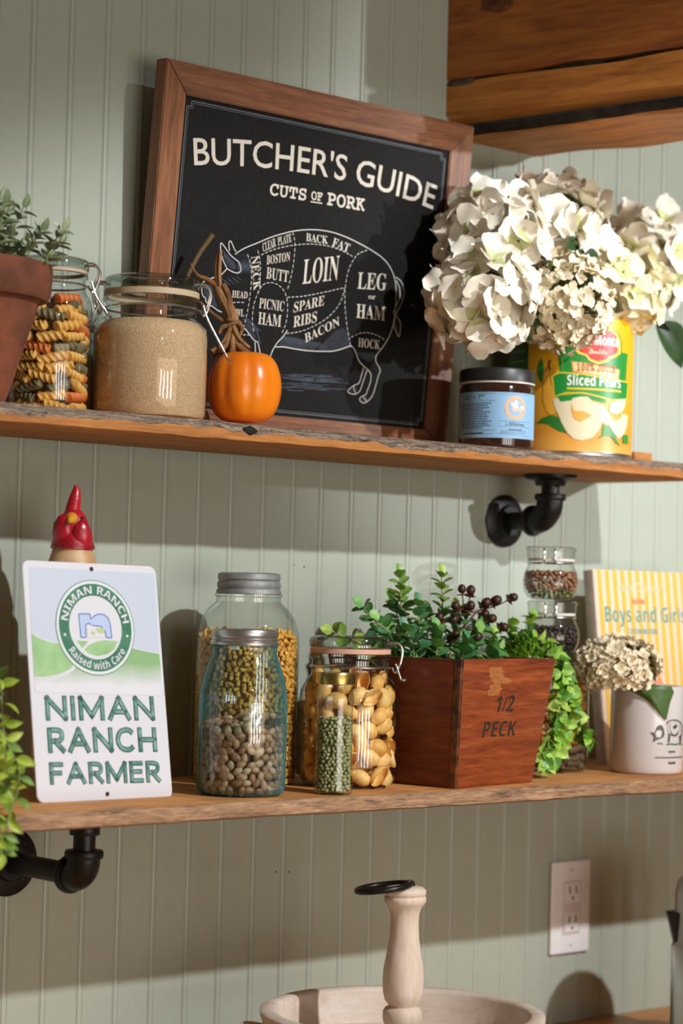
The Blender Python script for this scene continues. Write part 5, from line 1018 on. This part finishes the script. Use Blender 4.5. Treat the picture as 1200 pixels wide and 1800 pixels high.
def small_jar(label, z, fillc, fillz, fl, flc, s_, lid2=None, loc=(1.9640, -.129)):
    o = Vector((loc[0], loc[1], z))
    t = clip_jar(label, o, [(0, .002), (.022, 0), (.028, .0025), (.0325, .012), (.0335, .021), (.032, .031), (.0285, .039), (.0275, .0415), (.0275, .0455)],
        [(.0270, .049), (.0290, .0495), (.0292, .058), (.0305, .0585), (.0305, .0610), (.028, .0632), (0, .0632)], [(.026, .0455), (.0282, .0458), (.0282, .0488), (.026, .049)], None, gm=plain('gasket_pale', 'd8d0c4', .5), gl=g_clear)
    for x in (-.011, .002): obj('wire_clip', tube('wire_clip', [(x, -.0262, .060), (x, -.0308, .057), (x, -.0312, .047), (x, -.0285, .0435)], .0011, 6, 3), m_wire, t)
    obj('wire_band', tube('wire_band', [(.0286*math.cos(2*PI*k/28), .0286*math.sin(2*PI*k/28), .0435) for k in range(29)], .0009, 5, smooth=False), m_wire, t)
    mts = []
    prof = lambda q: .0295*math.sin(min(1, (q+.012)/.033)*PI/2) if q < .021 else .0305-(q-.021)*.18
    for p, a in shell_pts(.03, .005, fillz, s_*1.25, s_*1.7, .3, prof): mts.append(Matrix.Translation(p) @ rnd_rot().to_4x4() @ Matrix.Scale(s_*random.uniform(.85, 1.1), 4))
    for k in range(90):
        a = k*2.4; r = .027*math.sqrt((k+.5)/90); mts.append(Matrix.Translation((r*math.cos(a), r*math.sin(a), fillz+random.uniform(-.001, .002))) @ rnd_rot().to_4x4() @ Matrix.Scale(s_, 4))
    bb_ = ball_mesh('grain', 1, .8, .55, 1); h = len(mts)//5
    return o, bb_, mts
o, bb_, mts = small_jar('topmost small clip-top jar of the stack, holding brown pistachio-like nuts', .0005, None, .031, None, None, .0034)
stuff('brown_nuts', joined('brown_nuts', bb_, [q for q in mts if q.translation.z > .012]), plain('nut_brown', 'b5825e', .5, col2='8a5233', scale=60), 'reddish-brown nuts in the topmost stacked jar', 'nuts', o)
stuff('green_grain', joined('green_grain', bb_, [q for q in mts if q.translation.z <= .012]), plain('grain_green', '8f8a4c', .5, col2='6e6a38', scale=60), 'greenish grains at the bottom of the topmost stacked jar', 'grain', o)
o, bb_, mts = small_jar('middle small clip-top jar of the stack, holding dark purple beans', -.0645, None, .030, None, None, .0034, None, (1.9675, -.129))
stuff('dark_beans', joined('dark_beans', bb_, mts), plain('bean_purple', '4e3a3a', .4, col2='2f2224', scale=60), 'dark purple beans in the middle stacked jar', 'bean', o)
# cookbook
BK = Vector((2.1080, -.098, ZL))
bk = thing('cookbook', 'yellow and cream striped cookbook leaning on the wall behind the white crock', 'book', BK); bk.rotation_euler = (-.125, 0, 0)
KW, KH, KT = .205, .247, .016
m_cover = plain('book_cream', 'd9c0a8', .55); m_str = plain('book_yellow', 'dca832', .55)
cv_ = obj('cover', box('cover', 0, KW, 0, .002, 0, KH, .0004), m_cover, bk); obj('cover', box('cover', 0, KW, KT-.002, KT, 0, KH, .0004), m_cover, bk)
obj('spine', box('spine', -.0015, .0015, .0, KT, 0, KH, .0007), plain('book_spine', 'cbb5a6', .6, col2='b7a293', scale=80), bk)
obj('pages', box('pages', .002, KW-.004, .002, KT-.002, .003, KH-.003, 0), plain('book_pages', 'e2d6c0', .8), bk)
d_ = P_(); x = .0065
while x < KW-.006: d_.fill([(x, 0), (x+.0078, 0), (x+.0078, KH), (x, KH)]); x += .0147
d_.build('stripes', m_str, cv_, on_plane(.0002, 1))
def bkx(zx): return (1030+zx/7.06-1054)/1052
def bky(zy): return KH-(1000+zy/7.06-1011)/1390
m_teal = plain('book_teal', '2f8f86', .55); m_ftl = plain('book_faint', 'a5c7a8', .55)
t_ = P_(); t_.text('Betty Crocker\'s', bkx(490), bky(340), .0115, 'sans', .0, .093); t_.build('lettering', m_ftl, cv_, on_plane(.0004, 1))
t_ = P_(); t_.text('NEW', bkx(690), bky(500), .0065, 'sansb', 0, .024); t_.build('lettering', plain('book_red', 'e0542e', .55), cv_, on_plane(.0004, 1))
t_ = P_(); t_.text('Boys and Girls', bkx(290), bky(728), .0195, 'sansb', -.01, .158); t_.build('lettering', m_teal, cv_, on_plane(.0004, 1))
t_ = P_(); t_.text('COOKBOOK', bkx(590), bky(880), .0072, 'sansb', .0, .060); t_.build('lettering', m_teal, cv_, on_plane(.0004, 1))
d_ = P_(); d_.fill([(bkx(895), bky(1310)), (bkx(1070), bky(1310)), (bkx(1060), bky(1180)), (bkx(905), bky(1180))]); d_.build('drawing', plain('book_drawing_red', 'b23038', .55), cv_, on_plane(.0004, 1))
d_ = P_(); d_.fill([(bkx(920), bky(1312)), (bkx(1050), bky(1312)), (bkx(1010), bky(1420)), (bkx(1060), bky(1520)), (bkx(910), bky(1520)), (bkx(950), bky(1420))]); d_.build('drawing', plain('book_drawing_pink', 'dd7f5a', .55), cv_, on_plane(.0003, 1))
# crock
CK = Vector((2.072, -.192, ZL)); KR = .0440
ck = thing('crock', 'white ceramic crock with a black pig drawing at the right end of the lower shelf', 'crock', CK, -.86)
cw = obj('crock_body', lathe('crock_body', [(0, .001), (.040, 0), (.0425, .0015), (KR, .005), (KR, .102), (.0435, .1045), (.042, .1052), (.0405, .104), (.040, .100), (.040, .008), (0, .006)], 64), plain('crock_white', 'd6cecb', .25, coat=.3), ck)
def CKp(zx, zy): dx = zx/8.57-74; return (math.asin(max(-.985, min(.985, dx/64.5))), (166-zy/8.57-2*(dx/64)**2)/1455)
CC = lambda off: on_cyl(KR+off)
def cpr(nm, col, off, lines=(), fills=(), wd=.001):
    d = P_()
    for l in lines: d.line([(x*.03, y) for x, y in [CKp(*p) for p in l]], wd, 4)
    for l in fills: d.fill([(x*.03, y) for x, y in [CKp(*p) for p in l]])
    d.v = [(x/.03, y) for x, y in d.v]; return d.build(nm, plain('crock_'+nm+col, col, .5), cw, CC(off))
for nm_, cc_, of_, pl_ in (('drawing', '4f4a47', .0002, ((925, 665), (960, 615), (1020, 598), (1090, 605), (1145, 650), (1158, 720), (1152, 800), (1148, 938), (1122, 938), (1112, 850), (1040, 842), (985, 822), (972, 938), (945, 938), (950, 790), (930, 710))),
    ('drawing', '8d8782', .0003, ((965, 650), (1060, 620), (1120, 660), (1130, 760), (1100, 800), (1000, 790), (965, 730))), ('drawing', '3f3b38', .0004, ((980, 770), (1000, 800), (1050, 815), (1085, 790), (1095, 750), (1100, 800), (1080, 832), (1030, 842), (990, 822))),
    ('drawing', '4a4643', .0004, ((1010, 705), (1060, 655), (1088, 690), (1045, 735))), ('drawing', '66615d', .0002, ((735, 800), (770, 745), (800, 700), (850, 692), (880, 770), (872, 845), (790, 885), (725, 925), (745, 860))), ('drawing', '4a4643', .0003, ((680, 785), (735, 795), (760, 870), (725, 930), (735, 860), (700, 810)))):
    cpr(nm_, cc_, of_, [], [list(pl_)])
cpr('drawing', '3b3836', .0005, [[(920, 650), (960, 612), (1020, 598), (1090, 605), (1140, 650), (1155, 720), (1150, 800), (1140, 880)]], [], .0013)
cpr('drawing', '3b3836', .0005, [[(770, 745), (800, 700), (850, 690), (880, 770), (872, 850), (790, 890), (725, 928)]], [], .0010)
cpr('grass_line', '2c6b3e', .0003, [[(790, 955), (830, 950), (875, 958)]], [], .0018); cpr('grass_line', '2c6b3e', .0003, [[(925, 965), (1000, 955), (1060, 962), (1110, 950), (1165, 962)]], [], .0018)
d_ = P_(); A = CKp(760, 1172); Bq = CKp(1165, 1162); micro(d_, A[0], Bq[0], A[1], .0016, .12, 8); micro(d_, CKp(960, 1080)[0], CKp(1060, 1080)[0], CKp(960, 1085)[1], .0022, .1, 9); micro(d_, CKp(960, 1250)[0], CKp(1065, 1240)[0], CKp(960, 1255)[1], .0028, .1, 10)
d_.build('crock_print', plain('crock_ink', '4f4a48', .5), cw, CC(.0003), .08)
hydrangea('dried cream hydrangea head drooping over the left rim of the white crock', (2.008, -.200, -.076), .042, 'dry', .0078, 296, CK+Vector((0, 0, .012)), (), (1.22, 1.0, .76), None, .0022, -.75, (CK, .032, .108))
bl2 = thing('hydrangea_leaf', 'large dark green leaf hanging over the front rim of the white crock', 'leaf', CK+Vector((-.01, .0, .108)))
LP = [(203, 95), (345, 62), (690, 76), (960, 102), (1005, 180), (945, 340), (905, 605), (815, 515), (645, 325), (430, 185)]   # leaf outline on the crock's artwork sheet
cen = (660, 190); bm = bmesh.new(); c0 = None
def lp3(q, dr): a, z = CKp(*q); return CK+(Matrix.Rotation(-.86, 3, 'Z') @ Vector(((KR+dr)*math.sin(a), -(KR+dr)*math.cos(a), z)))-Vector(bl2.location)
rings = []
for t_k, dr in ((1, .0025), (.66, .0045), (.33, .0055)):
    rings.append([bm.verts.new(lp3((cen[0]+(x-cen[0])*t_k, cen[1]+(y-cen[1])*t_k), dr+.0012*(k % 2))) for k, (x, y) in enumerate(LP)])
c0 = bm.verts.new(lp3(cen, .0050)); n_ = len(LP)
for a, b in zip(rings, rings[1:]):
    for k in range(n_): bm.faces.new((a[k], a[(k+1) % n_], b[(k+1) % n_], b[k]))
for k in range(n_): bm.faces.new((rings[-1][k], rings[-1][(k+1) % n_], c0))
obj('leaf_blade', from_bm('leaf_blade', bm, True, 80), leafmat('leaf_dark_big', '48662a', '36511f'), bl2)
obj('leaf_stem', tube('leaf_stem', [(.010, .012, -.09), (-.004, -.006, -.02), lp3((345, 62), .003)], [.0014, .001], 6), m_stalk, bl2)
# trailing plant at the left edge
for pts, n_, lab in (([(1.085, -.20, ZL+.004), (1.10, -.22, -.10), (1.145, -.225, -.082), (1.150, -.235, -.13), (1.145, -.255, -.185)], 22, 'yellow-green leafy plant at the left edge, upper trailing stem'),
    ([(1.075, -.21, ZL+.004), (1.085, -.24, -.12), (1.125, -.26, -.13), (1.142, -.275, -.17), (1.115, -.296, -.215), (1.112, -.298, -.235)], 24, 'yellow-green leafy plant at the left edge, stem hanging over the shelf edge'),
    ([(1.09, -.19, ZL+.004), (1.105, -.20, -.09), (1.135, -.21, -.10), (1.150, -.22, -.15), (1.155, -.23, -.190)], 18, 'yellow-green leafy plant at the left edge, stem closest to the tin sign'),
    ([(1.07, -.22, ZL+.004), (1.08, -.25, -.14), (1.105, -.275, -.16), (1.105, -.293, -.20), (1.095, -.298, -.240)], 18, 'yellow-green leafy plant at the left edge, stem cut off by the frame')):
    pts = [Vector(p)+Vector((-.024, 0, 0)) for p in pts]
    sprig('trailing_plant', lab, 'plant', pts, 'trail', n_, .0190, .016, None, .0013, True, .6, .1)
# ------------------------------------------------------------------ tray and carafe on the counter
TR = Vector((1.575, -.30, -.5432)); RZ = .1205
m_ww = wood('whitewashed', ['c8b09c', 'd9c6b6', 'e4d5c9'], 'X', 6, 7, .6, .2); m_wwz = wood('whitewashed_post', ['c8ab94', 'd8c3b0', 'e4d4c6'], 'Z', 8, 6, .6, .2)
tr = thing('wooden_tray', 'round whitewashed wooden tray with a turned centre post and iron ring', 'tray', TR, VR)
obj('rim_tray', lathe('rim_tray', [(0, RZ-.048), (.138, RZ-.048), (.146, RZ-.045), (.148, RZ-.036), (.143, RZ-.031), (.1415, RZ-.018), (.1435, RZ-.010), (.1455, RZ-.006), (.1455, RZ-.001), (.143, RZ+.0005), (.133, RZ+.0005), (.1305, RZ-.001), (.129, RZ-.004), (.128, RZ-.034), (.1265, RZ-.036), (0, RZ-.036)], 96), m_ww, tr)
vv_ = [(.0, .2470), (.0115, .2470), (.0190, .2455), (.0215, .2425), (.0212, .2385), (.0200, .2372), (.0214, .2360), (.0216, .2318), (.0200, .2290), (.0170, .2250), (.0150, .2190), (.0145, .2100), (.0152, .1950), (.0178, .1780), (.0205, .1630), (.0211, .1510), (.0206, .1400), (.0185, .1310), (.0148, .1268), (.0140, .1250), (.0178, .1235), (.0200, .1200), (.0203, .1150), (.0195, .1090), (.0172, .1050), (.0200, .1035), (.0228, .1000), (.0235, .0930), (.0235, RZ-.0365), (0, RZ-.0365)]
obj('post', lathe('post', vv_, 56, 50), m_wwz, tr)
for k in range(3):
    a = PI/2+2*PI*k/3; obj('foot', lathe('foot', [(0, 0), (.014, 0), (.022, .008), (.024, .024), (.020, .042), (.013, .052), (.016, .060), (.016, RZ-.048), (0, RZ-.048)], 28), m_wwz, tr, (.10*math.cos(a), .10*math.sin(a), 0))
for s in (-1, 1): obj('handle', tube('handle', [(s*.140, -.035, RZ-.030), (s*.158, -.028, RZ-.026), (s*.163, 0, RZ-.024), (s*.158, .028, RZ-.026), (s*.140, .035, RZ-.030)], .006, 10), m_wwz, tr)
m_ring = plain('forged_iron', (.03, .027, .025), .35, .7, var=.3, scale=90, bump=.2)
obj('staple', tube('staple', [(.001, -.004, .243), (.001, -.004, .2495), (.0045, -.002, .2520), (.008, 0, .2495), (.008, 0, .243)], .0017, 8), m_ring, tr)
rp_ = Vector((.0045, -.002, .2490)); rc = Vector((-.0225, -.004, .2452)); ud = (rp_-rc); rr_ = ud.length; ud.normalize(); vd = Vector((0, 1, -.02)).normalized()
obj('iron_ring', tube('iron_ring', [rc+(ud*math.cos(2*PI*k/40)+vd*math.sin(2*PI*k/40))*rr_ for k in range(41)], .0033, 10, smooth=False), m_ring, tr)
m_steel = plain('steel', (.55, .54, .53), .28, 1, var=.15, scale=8); m_blk = plain('black_plastic', (.012, .012, .012), .35)
CF = Vector((2.159, -.25, -.5432))
cf = thing('steel_carafe', 'steel carafe with black spout cut off by the right edge above the counter', 'carafe', CF, VR)
obj('body', lathe('body', [(0, 0), (.062, 0), (.066, .004), (.066, .128), (.064, .133), (.0625, .136), (.0625, .190), (.060, .205), (.053, .214), (.040, .219), (0, .220)], 56), m_steel, cf)
obj('spout', hexa('spout', [(-.062, -.010, .125), (-.050, -.020, .125), (-.050, .020, .125), (-.062, .010, .125), (-.0735, -.008, .170), (-.050, -.026, .170), (-.050, .026, .170), (-.0735, .008, .170)], .002), m_blk, cf)
obj('handle', tube('handle', [(.06, 0, .19), (.10, 0, .185), (.108, 0, .12), (.10, 0, .05), (.064, 0, .04)], .009, 10), m_blk, cf)
obj('base_ring', lathe('base_ring', [(.0662, .0), (.068, .001), (.068, .010), (.0662, .011)], 48), m_blk, cf)
